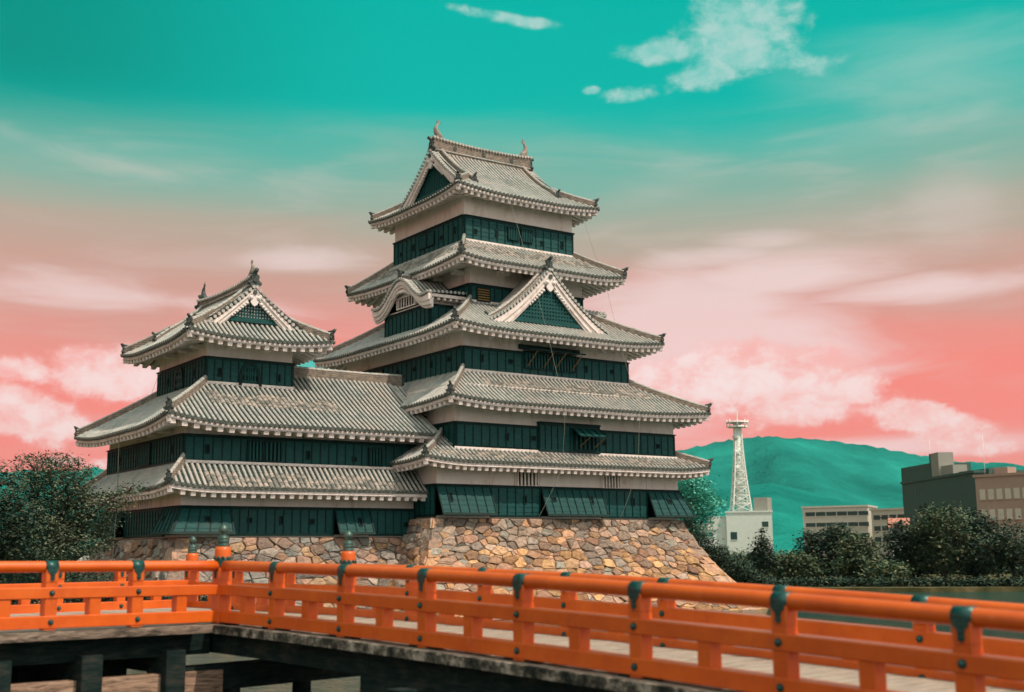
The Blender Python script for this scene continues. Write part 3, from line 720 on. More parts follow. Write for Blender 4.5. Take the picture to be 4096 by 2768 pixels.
def fish(parent, base, face, s=1.0, mat_=None):
    """roof-ridge fish ornament: head down on the ridge, body arching up, forked tail"""
    b = V(base); f = V(face).normalized(); up = V((0, 0, 1)); sd_ = f.cross(up); mb = MB()
    path = [(-.22, 0), (-.18, .12), (-.10, .22), (.0, .34), (.10, .50), (.15, .68), (.13, .86), (.05, 1.0), (-.03, 1.10)]
    rad = [.15, .21, .23, .22, .19, .155, .12, .085, .05]
    mb.tube([b + f * (x * s) + up * (z * s) for x, z in path], [r * s for r in rad], 10, ref=sd_)
    def fin(pts, th=.03): mb.prism([b + f * (x * s) + up * (z * s) - sd_ * th * s for x, z in pts], sd_ * 2 * th * s)
    fin([(-.03, 1.04), (-.24, 1.16), (-.14, 1.18), (-.10, 1.42), (.00, 1.22), (.10, 1.30), (.06, 1.02)])
    fin([(.22, .42), (.36, .52), (.27, .58), (.34, .72), (.23, .70), (.22, .86), (.12, .70)])
    for sg in (-1, 1):
        mb.prism([b + sd_ * (sg * .12 * s) + f * (x * s) + up * (z * s) for x, z in ((-.12, .12), (.12, .02), (.30, .10), (.06, .30))], sd_ * (sg * .04 * s))
    mb.ball(b + f * (-.16 * s) + up * (.06 * s), .16 * s, 8, 6, (1, 1, .8))
    return mb.build('ridge_fish_ornament', mat_ or M_fish, parent)
def main_ridge(parent, a, b, h_=.85, w_=.46, sweep=.22, boss=3):
    a, b = V(a), V(b); n = 20; pts = [a.lerp(b, i / n) + V((0, 0, sweep * (abs(2 * i / n - 1)) ** 2.5)) for i in range(n + 1)]
    o = ridge_run(parent, pts, w_, h_, (True, True), 1.35, 'main_ridge', .15)
    dh = (b - a).normalized(); sv = V((dh.y, -dh.x, 0)); L = (b - a).length; k = int(L / .24)
    for sg in (-1, 1):
        mb = MB()
        for i in range(k + 1):
            t = i / k; c = a.lerp(b, t) + V((0, 0, sweep * (abs(2 * t - 1)) ** 2.5 + h_ - .03)); disc(mb, c + sv * (sg * (w_ * .40 + .05)), sv * sg, .085, .16, 8)
        mb.build('ridge_disc_row', M_tile, o)
    lg = MB()
    for sg in (-1, 1):
        A_, B_ = a + sv * sg * (w_ * .5 + .02) + V((0, 0, .16)), b + sv * sg * (w_ * .5 + .02) + V((0, 0, .16)); lg.tube([A_, B_], .05, 6)
    lg.build('ridge_course', M_tile, o)
    if boss:
        q = MB()
        for i in range(boss):
            c = a.lerp(b, (i + .7) / (boss + .4)) + V((0, 0, h_ * .55))
            for sg in (-1, 1): disc(q, c + sv * sg * (w_ * .46), sv * sg, .15, .08, 8)
        q.build('crest_disc', M_oni, o)
    return o, pts

# =================================================================== MAIN KEEP
MX, MY = 43.63, 65.38
keep = empty('castle_keep', (MX, MY, 1.93), 'tall five-roofed black and white castle keep standing on the higher stone base', 'castle keep')
r6 = (39.44, 47.82, 61.11, 69.65); r5 = (39.36, 47.9, 60.32, 70.44); r4 = (37.47, 49.79, 58.22, 72.54); r3 = (36.05, 52.2, 56.79, 73.9); r1 = (34.83, 52.43, 56.795, 73.97)
storey(keep, r1, 1.95, 5.75); storey(keep, r3, 5.3, 9.4); storey(keep, r4, 9.2, 13.6); storey(keep, r5, 13.3, 18.1); storey(keep, r6, 18.0, 22.4)
# roofs
R1 = Roof(33.27, 53.99, 55.43, 75.33, 4.92, (1.36, 2.78, 1.79, 1.43), (.82, 1.68, 1.08, .86), k=0.0, lift=.24, Lc=3.2, bands={'F': (.2, .62, (34.5, 53)), 'L': (.3, .6, None)})
R2 = Roof(34.69, 53.9, 55.19, 75.9, 8.24, (3.03, 2.78, 4.11, 3.36), (2.11,) * 4, k=.18, lift=.28, Lc=4.5, bands={'F': (.50, .76, (38.2, 50.5))})
R3 = Roof(35.84, 51.42, 56.54, 74.22, 12.64, (3.78, 3.52, 3.52, 3.78), (2.32,) * 4, k=.18, lift=.28, Lc=4.5)
R4 = Roof(37.39, 49.87, 58.22, 72.54, 17.06, (2.89, 2.05, 2.05, 2.89), (1.87,) * 4, k=.12, lift=.26, Lc=3.8, bands={'F': (.42, .78, None), 'L': (.4, .8, None)})
ov = lambda a, b: {'F': b[2] - a.Y0, 'L': b[0] - a.X0, 'R': a.X1 - b[1], 'B': a.Y1 - b[3]}
for R_, rw, rs__ in ((R1, r1, .47), (R2, r3, .5), (R3, r4, .48), (R4, r5, .45)):
    ro = roof_sides(keep, R_, 'FLRB', wall=ov(R_, rw), rafter_sp=rs__)
    for a, b in (('lo', 'lo'), ('hi', 'lo'), ('lo', 'hi'), ('hi', 'hi')): hip(ro, R_, a, b, s=.85 if R_ is not R1 else .75, h_=.28, tip=(a != b))
    # pale plaster fillet where the roof meets the wall above
    inner = {id(R1): r3, id(R2): r4, id(R3): r5, id(R4): r6}[id(R_)]; mf = MB(); x0, x1, y0, y1 = inner; zt = R_.ze + R_.H['F']
    mf.box(x0 - .13, x1 + .13, y0 - .13, y0 - .07, zt - .05, zt + .10); mf.build('plaster_fillet', M_white, ro)
# top hip-and-gable roof: rect, ridge along X
TX0, TX1, TY0, TY1, TZ = 38.17, 49.09, 59.86, 70.90, 21.84
HR = 5.52; RISE = 4.05; KK = .34; gx0, gx1 = 39.62, 47.64
def tend_top(side, u, e):
    if side in 'FB':
        if u < gx0 or u > gx1: return e
        return 1.0
    return min(e, (40.35 - TX0) / HR)
class TopRoof(Roof):
    def tend(s, side, u):
        lo, hi = s.len_(side)
        e = min((u - lo), (hi - u)) / HR
        if side in s.gside: return min(e, s.gmax)
        if s.g0 <= u <= s.g1: return 1.0
        return e
RT = TopRoof(TX0, TX1, TY0, TY1, TZ, (HR,) * 4, (RISE,) * 4, k=KK, lift=.30, Lc=4.0)
RT.gside = 'LR'; RT.gmax = (40.30 - TX0) / HR; RT.g0 = gx0; RT.g1 = gx1
rt = roof_sides(keep, RT, 'FBLR', wall=ov(RT, r6))
for a, b in (('lo', 'lo'), ('hi', 'lo'), ('lo', 'hi'), ('hi', 'hi')): hip(rt, RT, a, b, t1=.40, s=.85, tip=(a != b))
topz = lambda w_: RT.ze + RISE * prof(min(1, max(0, 1 - w_ / HR)), KK)
for gx, N in ((gx0, (-1, 0, 0)), (gx1, (1, 0, 0))):
    gable(rt, (gx, MY), N, topz, 3.75, board=.42, grid=(.21, 0), zb=RT.ze + RISE * prof(RT.gmax, KK) - .1, pend=1.2, wall_in=.40)
mr, mp = main_ridge(rt, (gx0 + .15, MY, RT.ze + RISE - .1), (gx1 - .15, MY, RT.ze + RISE - .1), h_=.85, sweep=.16)
fish(rt, (gx0 + .55, MY, RT.ze + RISE + .85), (-1, 0, 0), .98); fish(rt, (gx1 - .55, MY, RT.ze + RISE + .82), (1, 0, 0), .98)
for gx, sg in ((gx0 + .75, 1), (gx1 - .75, -1)):   # descending ridges beside the gables
    for side in 'FB':
        pts = [RT.pt(side, gx, .27 + (.97 - .27) * j / 10, .04) for j in range(11)]; ridge_run(rt, pts, .26, .26, (True, False), .85, 'descending_ridge')
# claddings
cladding(keep, 'F', r6, 39.44, 47.82, 18.75, 20.5, [(40.2, 19.58, 's'), (41.79, 19.67, 't'), (45.31, 19.54, 's'), (46.91, 19.64, 't')], [(42.66, 43.43, 19.45, 20.2, 6, False), (43.69, 44.46, 19.45, 20.2, 6, False)], off=.06)
cladding(keep, 'L', r6, 61.11, 69.65, 18.75, 20.5, [(68.66, 19.58, 's'), (67.06, 19.7, 't'), (63.59, 19.61, 's'), (62.04, 19.74, 't')], [(65.40, 66.22, 19.4, 20.22, 6, False), (64.45, 65.17, 19.4, 20.22, 6, False)], off=.06)
cladding(keep, 'R', r6, 61.11, 69.65, 18.75, 20.5); cladding(keep, 'B', r6, 39.44, 47.82, 18.75, 20.5)
cladding(keep, 'F', r5, 39.36, 47.9, 14.4, 16.04, [], [(39.8, 40.65, 15.05, 15.82, 5, True)])
cladding(keep, 'L', r5, 60.32, 70.44, 14.4, 16.04); cladding(keep, 'R', r5, 60.32, 70.44, 14.4, 16.04); cladding(keep, 'B', r5, 39.36, 47.9, 14.4, 16.04)
cladding(keep, 'F', r4, 37.47, 49.79, 10.1, 11.75, [(38.71, 11.14, 't'), (40.75, 11.12, 's'), (46.38, 11.1, 't'), (48.47, 11.11, 's')], [(41.75, 43.55, 10.85, 11.8, 8, False), (43.72, 45.5, 10.85, 11.8, 8, False)])
cladding(keep, 'L', r4, 58.22, 72.54, 10.1, 11.75, [(65.6, 11.05, 't'), (63.59, 11.1, 's'), (61.59, 11.11, 't'), (59.61, 11.17, 's'), (71.18, 11.1, 's'), (69.62, 11.02, 's')], [(67.44, 68.23, 10.78, 11.5, 5, True)])
cladding(keep, 'R', r4, 58.22, 72.54, 10.1, 11.75); cladding(keep, 'B', r4, 37.47, 49.79, 10.1, 11.75)
cladding(keep, 'F', r3, 36.05, 41.62, 5.8, 7.19, [(39.44, 6.5, 't'), (41.3, 6.51, 's')]); cladding(keep, 'F', r3, 46.11, 52.2, 5.8, 7.19, [(46.55, 6.46, 's'), (50.81, 6.45, 's')])
cladding(keep, 'F', r3, 41.62, 46.11, 5.78, 7.42, [], [(44.15, 45.75, 5.98, 7.1, 5, False)], sp=.47, off=.16)
cladding(keep, 'L', r3, 56.79, 73.9, 5.8, 7.19); cladding(keep, 'R', r3, 56.79, 73.9, 5.8, 7.19); cladding(keep, 'B', r3, 36.05, 52.2, 5.8, 7.19)
# hatch awnings propped open
def awning(parent, u0, u1, ztop, y, drop, out, n, props):
    f = MB(); a, b, c_, d_ = V((u0, y, ztop)), V((u1, y, ztop)), V((u1, y - out, ztop - drop)), V((u0, y - out, ztop - drop))
    nrm = (b - a).cross(d_ - a).normalized() * .04; f.prism([a, b, c_, d_], nrm); o = f.build('shutter', M_board, parent)
    t = MB()
    for i in range(n + 1):
        k = i / n; t.beam(a.lerp(b, k) + nrm * -.5, d_.lerp(c_, k) + nrm * -.5, .05, .06)
    t.beam(a, b, .06, .07); t.beam(d_, c_, .06, .07); t.build('battens', M_batten, o)
    for k in props: s_ = MB(); s_.beam(d_.lerp(c_, k), V((u0 + (u1 - u0) * k - .25, y, ztop - 1.05)), .035, .035); s_.build('prop', M_brass, o)
awning(keep, 43.95, 46.0, 7.2, 56.5, .5, .75, 4, (.4, .95))
awning(keep, 41.6, 43.6, 12.0, 58.1, .16, .75, 3, (.3, .9)); awning(keep, 43.65, 45.75, 12.0, 58.1, .16, .75, 3, (.3, .9))
hd = MB(); hd.box(41.35, 45.8, 57.98, 58.22, 11.95, 12.2); hd.build('window_header', M_batten, keep)
hd = MB(); hd.box(41.62, 46.11, 56.5, 56.79, 7.42, 7.5); hd.build('window_header', M_batten, keep)
# first floor with flared stone-drop bays
SEG = [(34.75, 38.28, 1), (38.28, 41.74, 0), (41.74, 46.22, 1), (46.22, 49.84, 0), (49.84, 52.48, 1)]
HL = [(35.5, 3.05, 't'), (40.64, 3.0, 't'), (42.49, 3.06, 's'), (45.24, 3.05, 't'), (48.67, 3.0, 't'), (51.19, 3.07, 's')]
for a, b, fl in SEG: cladding(keep, 'F', r1, a, b, 2.0 if not fl else 2.08, 3.74, [h for h in HL if a < h[0] < b], sp=.56, flare=.72 * fl, mitre='b' if a > 49 else '')
cladding(keep, 'L', r1, 56.8, 59.0, 2.0, 3.74); cladding(keep, 'L', r1, 59.0, 73.97, 2.0, 3.74, top=False); cladding(keep, 'R', r1, 56.8, 60.3, 2.08, 3.74, flare=.72, mitre='a'); cladding(keep, 'R', r1, 60.3, 70.5, 2.0, 3.74); cladding(keep, 'R', r1, 70.5, 73.97, 2.08, 3.74, flare=.72); cladding(keep, 'B', r1, 34.83, 52.43, 2.0, 3.74)
PF1 = fmap('F', *r1)
for a, b in ((40.05, 41.55), (46.3, 47.65)): bars_window(keep, PF1, a, b, 3.80, 4.62, 6, frame=M_white, barm=M_white, bw=.11, depth=-.01, name='slatted_window')
class BR(MB):
    '''every box becomes a part of its own'''
    def __init__(s, par, name='bracket'): MB.__init__(s); s.par = par; s.nm = name
    def hexa(s, p, col=None): q = MB(); q.hexa(p); q.build(s.nm, M_white, s.par)
    def build(s, *a, **k): pass
jt = BR(keep)  # plaster seams over the bays and projecting beam ends
for x in (38.28, 41.74, 46.2, 49.84): jt.fbox(PF1, x, x + .05, 3.78, 4.8, .0, .035)
for x in (36.2, 38.2, 40.9, 43.2, 45.4, 48, 50.5): jt.hexa([V(p) for p in ((x, 56.0, 4.78), (x + .8, 56.5, 4.72), (x + .8, 56.8, 4.72), (x, 56.8, 4.78), (x, 55.8, 4.9), (x + .8, 55.8, 4.9), (x + .8, 56.8, 4.9), (x, 56.8, 4.9))])
for x in (38.2, 43.5, 49): jt.box(x, x + .55, 56.2, 56.8, 8.15, 8.42)
for x in (41.2, 45.0): jt.box(x, x + .6, 59.6, 60.33, 16.75, 17.0)
for y in (61.0, 63.5, 66): jt.box(38.7, 39.37, y, y + .5, 16.75, 17.0)
jt.build('bracket', M_white, keep)
# dormer gable (triangular) on the third roof, front
GX, GY = 43.42, 57.75
def chz(w_): t = min(1.05, w_ / 4.45); return 13.33 + 3.62 * ((1 - t) * .62 + .38 * (1 - t) ** 2) + .12 * max(0, t - .75)
dormer = MB(); dt = MB()
n = 12; back = GY + 3.6; ys = [GY + .02 + .29 * i for i in range(13)]
for sg in (-1, 1):
    for i in range(n):
        w0, w1 = 4.45 * i / n, 4.45 * (i + 1) / n
        dt.add([(GX + sg * w0, GY - .02, chz(w0) - .02), (GX + sg * w1, GY - .02, chz(w1) - .02), (GX + sg * w1, back, chz(w1) - .02), (GX + sg * w0, back, chz(w0) - .02)], [(0, 1, 2, 3) if sg > 0 else (3, 2, 1, 0)])
        dt.add([(GX + sg * w0, GY - .02, chz(w0) - .14), (GX + sg * w1, GY - .02, chz(w1) - .14), (GX + sg * w1, back, chz(w1) - .14), (GX + sg * w0, back, chz(w0) - .14)], [(0, 1, 2, 3) if sg > 0 else (3, 2, 1, 0)])
    for y in ys:
        # stop each course where it meets the big roof behind
        k = 12; pts = []
        for j in range(k + 1):
            w_ = 4.4 * (1 - j / k); z = chz(w_); zr = R3.pt('F', GX + sg * w_, max(0, (y - R3.Y0) / R3.run['F'])).z
            if z > zr - .05: pts.append(V((GX + sg * w_, y, z + .03)))
        if len(pts) > 1: tile_strip(dormer, pts, V((0, 1, 0)))
dro = dormer.build('dormer_gable_roof', M_tile, keep); dt.build('pan_tiles', M_pan, dro)
gable(dro, (GX, GY), (0, -1, 0), chz, 4.35, board=.56, grid=(.22, .22), zb=13.55, pend=1.25, wall_in=.28)
ridge_run(dro, [(GX, GY + .1, chz(0) - .02), (GX, back - .8, chz(0) - .02)], .3, .34, (True, False), 1.25, 'dormer_ridge', .12)
for sg in (-1, 1): ridge_run(dro, [(GX + sg * w_, GY + .62, chz(w_) + .03) for w_ in (4.15, 3.6, 3.0, 2.4, 1.8, 1.2, .6, .2)], .22, .2, (True, False), .7, 'descending_ridge')
fl = MB()
for sg in (-1, 1):
    for i in range(12):
        w0, w1 = 4.3 * i / 12, 4.3 * (i + 1) / 12; fl.add([(GX + sg * w0, GY + .30, chz(w0) + .075), (GX + sg * w1, GY + .30, chz(w1) + .075), (GX + sg * w1, GY + .44, chz(w1) + .075), (GX + sg * w0, GY + .44, chz(w0) + .075)], [(0, 1, 2, 3)])
fl.build('copper_flashing', M_green, dro)
# cusped gable bay (left side)
KX, KY, KW = 36.62, 64.1, 3.45
def kz(w_):
    a = abs(w_)
    return 15.22 + (1.42 * .5 * (1 + cos(pi * a / 2.75)) if a < 2.75 else 0) + (.10 * ((a - 2.75) / .7) ** 2 if a > 2.75 else 0)
bay = MB(); bay.box(37.15, 39.5, 61.35, 66.7, 13.0, 15.45)
bo = bay.build('bay_wall', M_plaster, keep)
rb = (37.15, 39.4, 61.35, 66.7)
cladding(bo, 'L', rb, 61.35, 66.7, 13.1, 14.72, sp=.5); cladding(bo, 'F', rb, 37.15, 39.36, 13.1, 14.72)
PB = fmap('L', *rb)
up = MB(); up.prism([PB(KY + w_, kz(w_) - .35, .0) for w_ in [i * .25 for i in range(-10, 11)]] + [PB(KY + 2.6, 15.2, 0), PB(KY - 2.6, 15.2, 0)], (.5, 0, 0)); up.build('gable_wall', M_plaster, bo)
bars_window(bo, PB, 62.9, 65.1, 15.02, 15.62, 7, frame=M_white, barm=M_white, bw=.055, depth=-.0, name='slatted_window')
ka = MB(); kt = MB(); kb = MB(); N_ = 40
for i in range(N_):
    w0, w1 = -KW + 2 * KW * i / N_, -KW + 2 * KW * (i + 1) / N_
    for o0, o1, tp, bt in ((0, .12, -.08, -.30), (.10, .22, -.26, -.48), (.22, .34, -.42, -.60)):
        f = 1 + .5 * (abs(w0) / KW) ** 3
        ka.hexa([V((KX + o1, KY + w0, kz(w0) + bt * f)), V((KX + o0, KY + w0, kz(w0) + bt * f)), V((KX + o0, KY + w1, kz(w1) + bt * f)), V((KX + o1, KY + w1, kz(w1) + bt * f)),
                 V((KX + o1, KY + w0, kz(w0) + tp)), V((KX + o0, KY + w0, kz(w0) + tp)), V((KX + o0, KY + w1, kz(w1) + tp)), V((KX + o1, KY + w1, kz(w1) + tp))])
    kt.add([(KX, KY + w0, kz(w0)), (KX, KY + w1, kz(w1)), (39.4, KY + w1, kz(w1) + .12), (39.4, KY + w0, kz(w0) + .12)], [(0, 1, 2, 3)])
    kt.add([(KX, KY + w0, kz(w0) - .1), (KX, KY + w1, kz(w1) - .1), (39.4, KY + w1, kz(w1) + .0), (39.4, KY + w0, kz(w0) + .0)], [(0, 1, 2, 3)])
for x in [KX + .12 + .29 * i for i in range(10)]:
    for sg in (-1, 1):
        pts = [V((x, KY + sg * KW * (1 - j / 12), kz(KW * (1 - j / 12)) + .03 + (x - KX) * .043)) for j in range(13)]; tile_strip(kb, pts, V((1, 0, 0))); disc(kb, pts[0] + V((0, 0, .02)), V((0, sg, 0)), .095)
for i in range(34):
    w_ = -KW + 2 * KW * (i + .5) / 34; a = V((KX - .08, KY + w_, kz(w_) + .05)); kb.tube([a + V((.4, 0, 0)), a], [.075, .09], 8, True, False); disc(kb, a, V((1, 0, 0)), .1, .05)
kro = kb.build('cusped_gable_roof', M_tile, keep); kt.build('pan_tiles', M_pan, kro); kao = ka.build('bargeboard', M_white, kro)
for sg in (-1, 1):
    ev = MB(); y = KY + sg * (KW - .02); ev.box(KX + .05, 39.36, min(y, y - sg * .1), max(y, y - sg * .1), kz(KW) - .25, kz(KW) - .06)
    for i in range(6): x = KX + .3 + i * .42; ev.box(x, x + .17, min(y - sg * .1, y - sg * 1.2), max(y - sg * .1, y - sg * 1.2), kz(KW) - .40, kz(KW) - .24)
    ev.build('eaves', M_white, kro)
pz = MB()
for j in range(-6, 7): pz.ball((KX + .12, KY + j * .16, kz(j * .16) - .62 - .12 * (1 - abs(j) / 6)), .12 - abs(j) * .008, 6, 5)
pz.build('pendant', M_white, kro)
ridge_run(kro, [(KX + .1, KY, kz(0) + .05), (39.2, KY, kz(0) + .15)], .26, .26, (True, False), 1.05, 'dormer_ridge')
# same small gable on the right side, of which only an edge is seen
kr = MB()
for i in range(24):
    w0, w1 = -KW + 2 * KW * i / 24, -KW + 2 * KW * (i + 1) / 24
    kr.hexa([V((47.8, KY + w0, kz(w0) - .15)), V((50.2, KY + w0, kz(w0) - .15)), V((50.2, KY + w1, kz(w1) - .15)), V((47.8, KY + w1, kz(w1) - .15)), V((47.8, KY + w0, kz(w0) + .05)), V((50.2, KY + w0, kz(w0) + .05)), V((50.2, KY + w1, kz(w1) + .05)), V((47.8, KY + w1, kz(w1) + .05))])
for x in [47.95 + .29 * i for i in range(8)]:
    pts = [V((x, KY - KW * (1 - j / 12), kz(KW * (1 - j / 12)) + .08)) for j in range(13)]; tile_strip(kr, pts, V((1, 0, 0))); disc(kr, pts[0], V((0, -1, 0)), .095)
kr.build('cusped_gable_roof', M_tile, keep)
bx = MB(); bx.box(47.85, 49.6, 61.35, 66.8, 13.0, 15.2); bx.build('bay_wall', M_board, keep)
# roof-drainage / lightning cables
def cable(parent, a, b, sag=.4, r=.011):
    a, b = V(a), V(b); m_ = MB(); m_.tube([a.lerp(b, i / 10) + V((-.5, -.1, -1)) * (sag * 4 * (i / 10) * (1 - i / 10) * .25) for i in range(11)], r, 4); m_.build('lightning_cable', M_cable, parent)
cable(keep, (41.9, 59.8, 21.9), (42.2, 58.1, 17.0), .3); cable(keep, (42.2, 58.0, 17.0), (42.2, 56.4, 12.7), .3); cable(keep, (42.2, 56.4, 12.7), (42.4, 55.1, 8.3), .3); cable(keep, (42.4, 55.1, 8.3), (42.3, 55.3, 4.8), .1); cable(keep, (42.3, 55.3, 4.8), (41.0, 56.0, 1.9), .9)
cable(keep, (47.5, 59.8, 21.9), (47.9, 58.1, 17.0), .3); cable(keep, (47.9, 58.0, 17.0), (47.7, 56.4, 12.7), .3); cable(keep, (47.7, 56.4, 12.7), (48.0, 55.1, 8.3), .3); cable(keep, (48.0, 55.1, 8.3), (47.9, 55.3, 4.8), .1); cable(keep, (47.9, 55.3, 4.8), (47.0, 56.0, 1.9), .9)

# =================================================================== SMALL KEEP AND CONNECTING WING
YW = 59.07
wing = empty('small_keep', (26, 65.4, .95), 'smaller castle tower with long connecting wing, left of the tall keep', 'castle tower')
w1 = (21.5, 34.82, YW, 71.5); w2 = (21.53, 34.95, YW + .005, 71.2); s3 = (23.51, 28.45, 61.63, 68.95)
storey(wing, w1, .95, 3.9); mbw = MB(); mbw.box(21.53, 36.0, YW + .005, 71.2, 3.9, 6.75); mbw.build('wall', M_plaster, wing); storey(wing, s3, 7.5, 12.1)
mbw = MB(); mbw.box(28.0, 36.0, 60.5, 66.5, 6.5, 8.2); mbw.build('wall', M_plaster, wing)
RL = Roof(20.3, 34.84, 57.62, 72.6, 3.32, (1.45, 1.23, None, 1.4), (1.32, 1.32, 1.32, 1.32), k=.05, lift=.22, Lc=3.0, bands={'F': (.02, .52, (22.3, 33.3))})
ro = roof_sides(wing, RL, 'FLB', wall={'F': 1.45, 'L': 1.2, 'B': 1.1}, rafter_sp=.52); hip(ro, RL, 'lo', 'lo', s=.8, t1=1.05); hip(ro, RL, 'lo', 'hi', s=.7)
mf = MB(); mf.box(21.4, 34.83, YW - .13, YW - .07, 4.60, 4.74); mf.build('plaster_fillet', M_white, ro)
class WingRoof(Roof):
    def tend(s, side, u):
        if side == 'F':
            if u > 28.45: return (63.0 - s.Y0) / s.run['F']
            return min(1, (u - s.X0) / s.run['L'])
        if side == 'B':
            if u > 28.45: return (s.Y1 - 63.0) / s.run['B']
            return min(1, (u - s.X0) / s.run['L'])
        return Roof.tend(s, side, u)
RU = WingRoof(20.15, 35.38, 57.65, 73.3, 6.52, (3.98, 3.36, None, 4.35), (2.50,) * 4, k=.10, lift=.42, Lc=4.5, bands={'F': (.46, .72, (23.0, 30.6))})
ru = roof_sides(wing, RU, 'FL', wall={'F': 1.42, 'L': 1.38}, rafter_sp=.61); hip(ru, RU, 'lo', 'lo', s=.9, h_=.3); hip(ru, RU, 'lo', 'hi', s=.8, h_=.3, tip=True)
bk = MB(); ridge_z = RU.pt('F', 33, (63.0 - RU.Y0) / RU.run['F']).z
bk.add([(28.4, 63.0, ridge_z), (35.9, 63.0, ridge_z), (35.9, 69.0, ridge_z - 3.2), (28.4, 69.0, ridge_z - 3.2)], [(0, 1, 2, 3)]); bk.add([(20.15, 73.3, 6.6), (28.4, 73.3, 6.6), (28.4, 68.95, 9.0), (23.5, 68.95, 9.0)], [(0, 1, 2, 3)]); bk.build('rear_slope', M_pan, ru)
ridge_run(ru, [(28.5, 63.0, ridge_z - .05), (31, 63.0, ridge_z - .07), (34, 63.0, ridge_z - .07), (36.1, 63.0, ridge_z - .03)], .36, .52, (False, True), 1.0, 'main_ridge', .13)
# curved verge line of cap tiles where the wing roof meets the shaded roof beside the tall keep
pts = [RU.pt('F', 35.3 + .0 * j, .02 + 1.25 * j / 10, .03) for j in range(11)]; vb = MB()
inf = MB(); inp = MB()
for x_ in (35.62, 35.91):
    tile_strip(inf, [RU.pt('F', x_, .55 + .73 * j / 12, -.02) for j in range(13)], V((1, 0, 0)))
for j in range(12):
    a0, a1 = .52 + .76 * j / 12, .52 + .76 * (j + 1) / 12; inp.add([RU.pt('F', 35.3, a0, -.05), RU.pt('F', 36.1, a0, -.05), RU.pt('F', 36.1, a1, -.08), RU.pt('F', 35.3, a1, -.08)], [(0, 1, 2, 3)])
inf.build('junction_tiles', M_tile, ru); inp.build('pan_tiles', M_pan, ru); tile_strip(vb, pts, V((1, 0, 0)), .13, .10); tile_strip(vb, [p + V((.26, 0, -.03)) for p in pts], V((1, 0, 0)), .13, .10); vb.build('verge_tiles', M_tile, ru)
mf = MB(); mf.box(23.4, 28.5, 61.63 - .15, 61.63 - .07, 8.98, 9.14); mf.build('plaster_fillet', M_white, ru)
# top roof of the small keep: ridge along Y, gables front and back
SX0, SX1, SY0, SY1, SZ = 21.85, 30.15, 59.95, 70.65, 11.28
SHR = (SX1 - SX0) / 2; SR = 3.2; SK = .30
RS = TopRoof(SX0, SX1, SY0, SY1, SZ, (SHR,) * 4, (SR,) * 4, k=SK, lift=.32, Lc=3.6)
SCX = (SX0 + SX1) / 2
RS.gside = 'FB'; RS.gmax = 1.95 / SHR; RS.g0 = SY0 + 1.35; RS.g1 = SY1 - 1.35
def rs_tend(side, u):
    lo, hi = RS.len_(side); e = min(u - lo, hi - u) / SHR
    if side in 'FB': return min(e, RS.gmax)
    return 1.0 if RS.g0 <= u <= RS.g1 else e
RS.tend = rs_tend
rs = roof_sides(wing, RS, 'FLRB', wall=ov(RS, s3), rafter_sp=.53)
for a, b in (('lo', 'lo'), ('hi', 'lo'), ('lo', 'hi'), ('hi', 'hi')): hip(rs, RS, a, b, t1=.50, s=.9, tip=(a != b))
sz = lambda w_: SZ + SR * prof(min(1, max(0, 1 - w_ / SHR)), SK)
gable(rs, (SCX, RS.g0), (0, -1, 0), sz, 2.75, board=.36, grid=(.165, .165), zb=SZ + SR * prof(RS.gmax, SK) - .05, pend=1.05, wall_in=.30, light=True)
gable(rs, (SCX, RS.g1), (0, 1, 0), sz, 2.75, board=.36, grid=(.165, 0), zb=SZ + SR * prof(RS.gmax, SK) - .05, pend=.95, wall_in=.55)
main_ridge(rs, (SCX, RS.g0 + .1, SZ + SR - .08), (SCX, RS.g1 - .1, SZ + SR - .08), h_=.48, w_=.4, sweep=.18, boss=0)
fish(rs, (SCX, RS.g0 + .45, SZ + SR + .52), (0, -1, 0), .78, M_fish); fish(rs, (SCX, RS.g1 - .45, SZ + SR + .52), (0, 1, 0), .78, M_oni)
for gy in (RS.g0 + .7, RS.g1 - .7):
    for side in 'LR':
        pts = [RS.pt(side, gy, .30 + .67 * j / 10, .04) for j in range(11)]; ridge_run(rs, pts, .24, .24, (True, False), .85, 'descending_ridge')
def bell_window(parent, P, c_, z0, z1, hw):
    """cusped bell-shaped window with a lattice"""
    o_ = MB(); out = [(-1.12, 0), (-1.0, .35), (-.88, .62), (-.55, .86), (0, 1.0), (.55, .86), (.88, .62), (1.0, .35), (1.12, 0)]
    H = z1 - z0; ring = []
    outer = [P(c_ + x * hw * 1.28, z0 + y * H * 1.10, .05) for x, y in out]; inner = [P(c_ + x * hw * .92, z0 + y * H * .94 + .0, .05) for x, y in out]
    k = len(out); vs = outer + inner + [P(c_ + x * hw * 1.28, z0 + y * H * 1.10, .16) for x, y in out] + [P(c_ + x * hw * .92, z0 + y * H * .94, .16) for x, y in out]
    fs = []
    for i in range(k - 1): fs += [(2 * k + i, 2 * k + i + 1, 3 * k + i + 1, 3 * k + i), (i, i + 1, 2 * k + i + 1, 2 * k + i), (k + i, 3 * k + i, 3 * k + i + 1, k + i + 1)]
    o_.add(vs, fs); ob = o_.build('bell_window', M_batten, parent)
    dk = MB(); dk.add([P(c_ + x * hw * .95, z0 + y * H * .96, .085) for x, y in out], [tuple(range(k))]); dk.build('opening', M_dark, ob)
    b = MB()
    for x in (-.62, -.25, 0, .25, .62): b.fbox(P, c_ + x * hw - .028, c_ + x * hw + .028, z0, z0 + H * (.97 - .5 * abs(x) ** 2), .09, .13)
    for y in (.12, .2, .48, .56, .8): b.fbox(P, c_ - hw * (.95 - .35 * y * y), c_ + hw * (.95 - .35 * y * y), z0 + y * H - .025, z0 + y * H + .025, .10, .14)
    b.build('bars', M_board, ob)
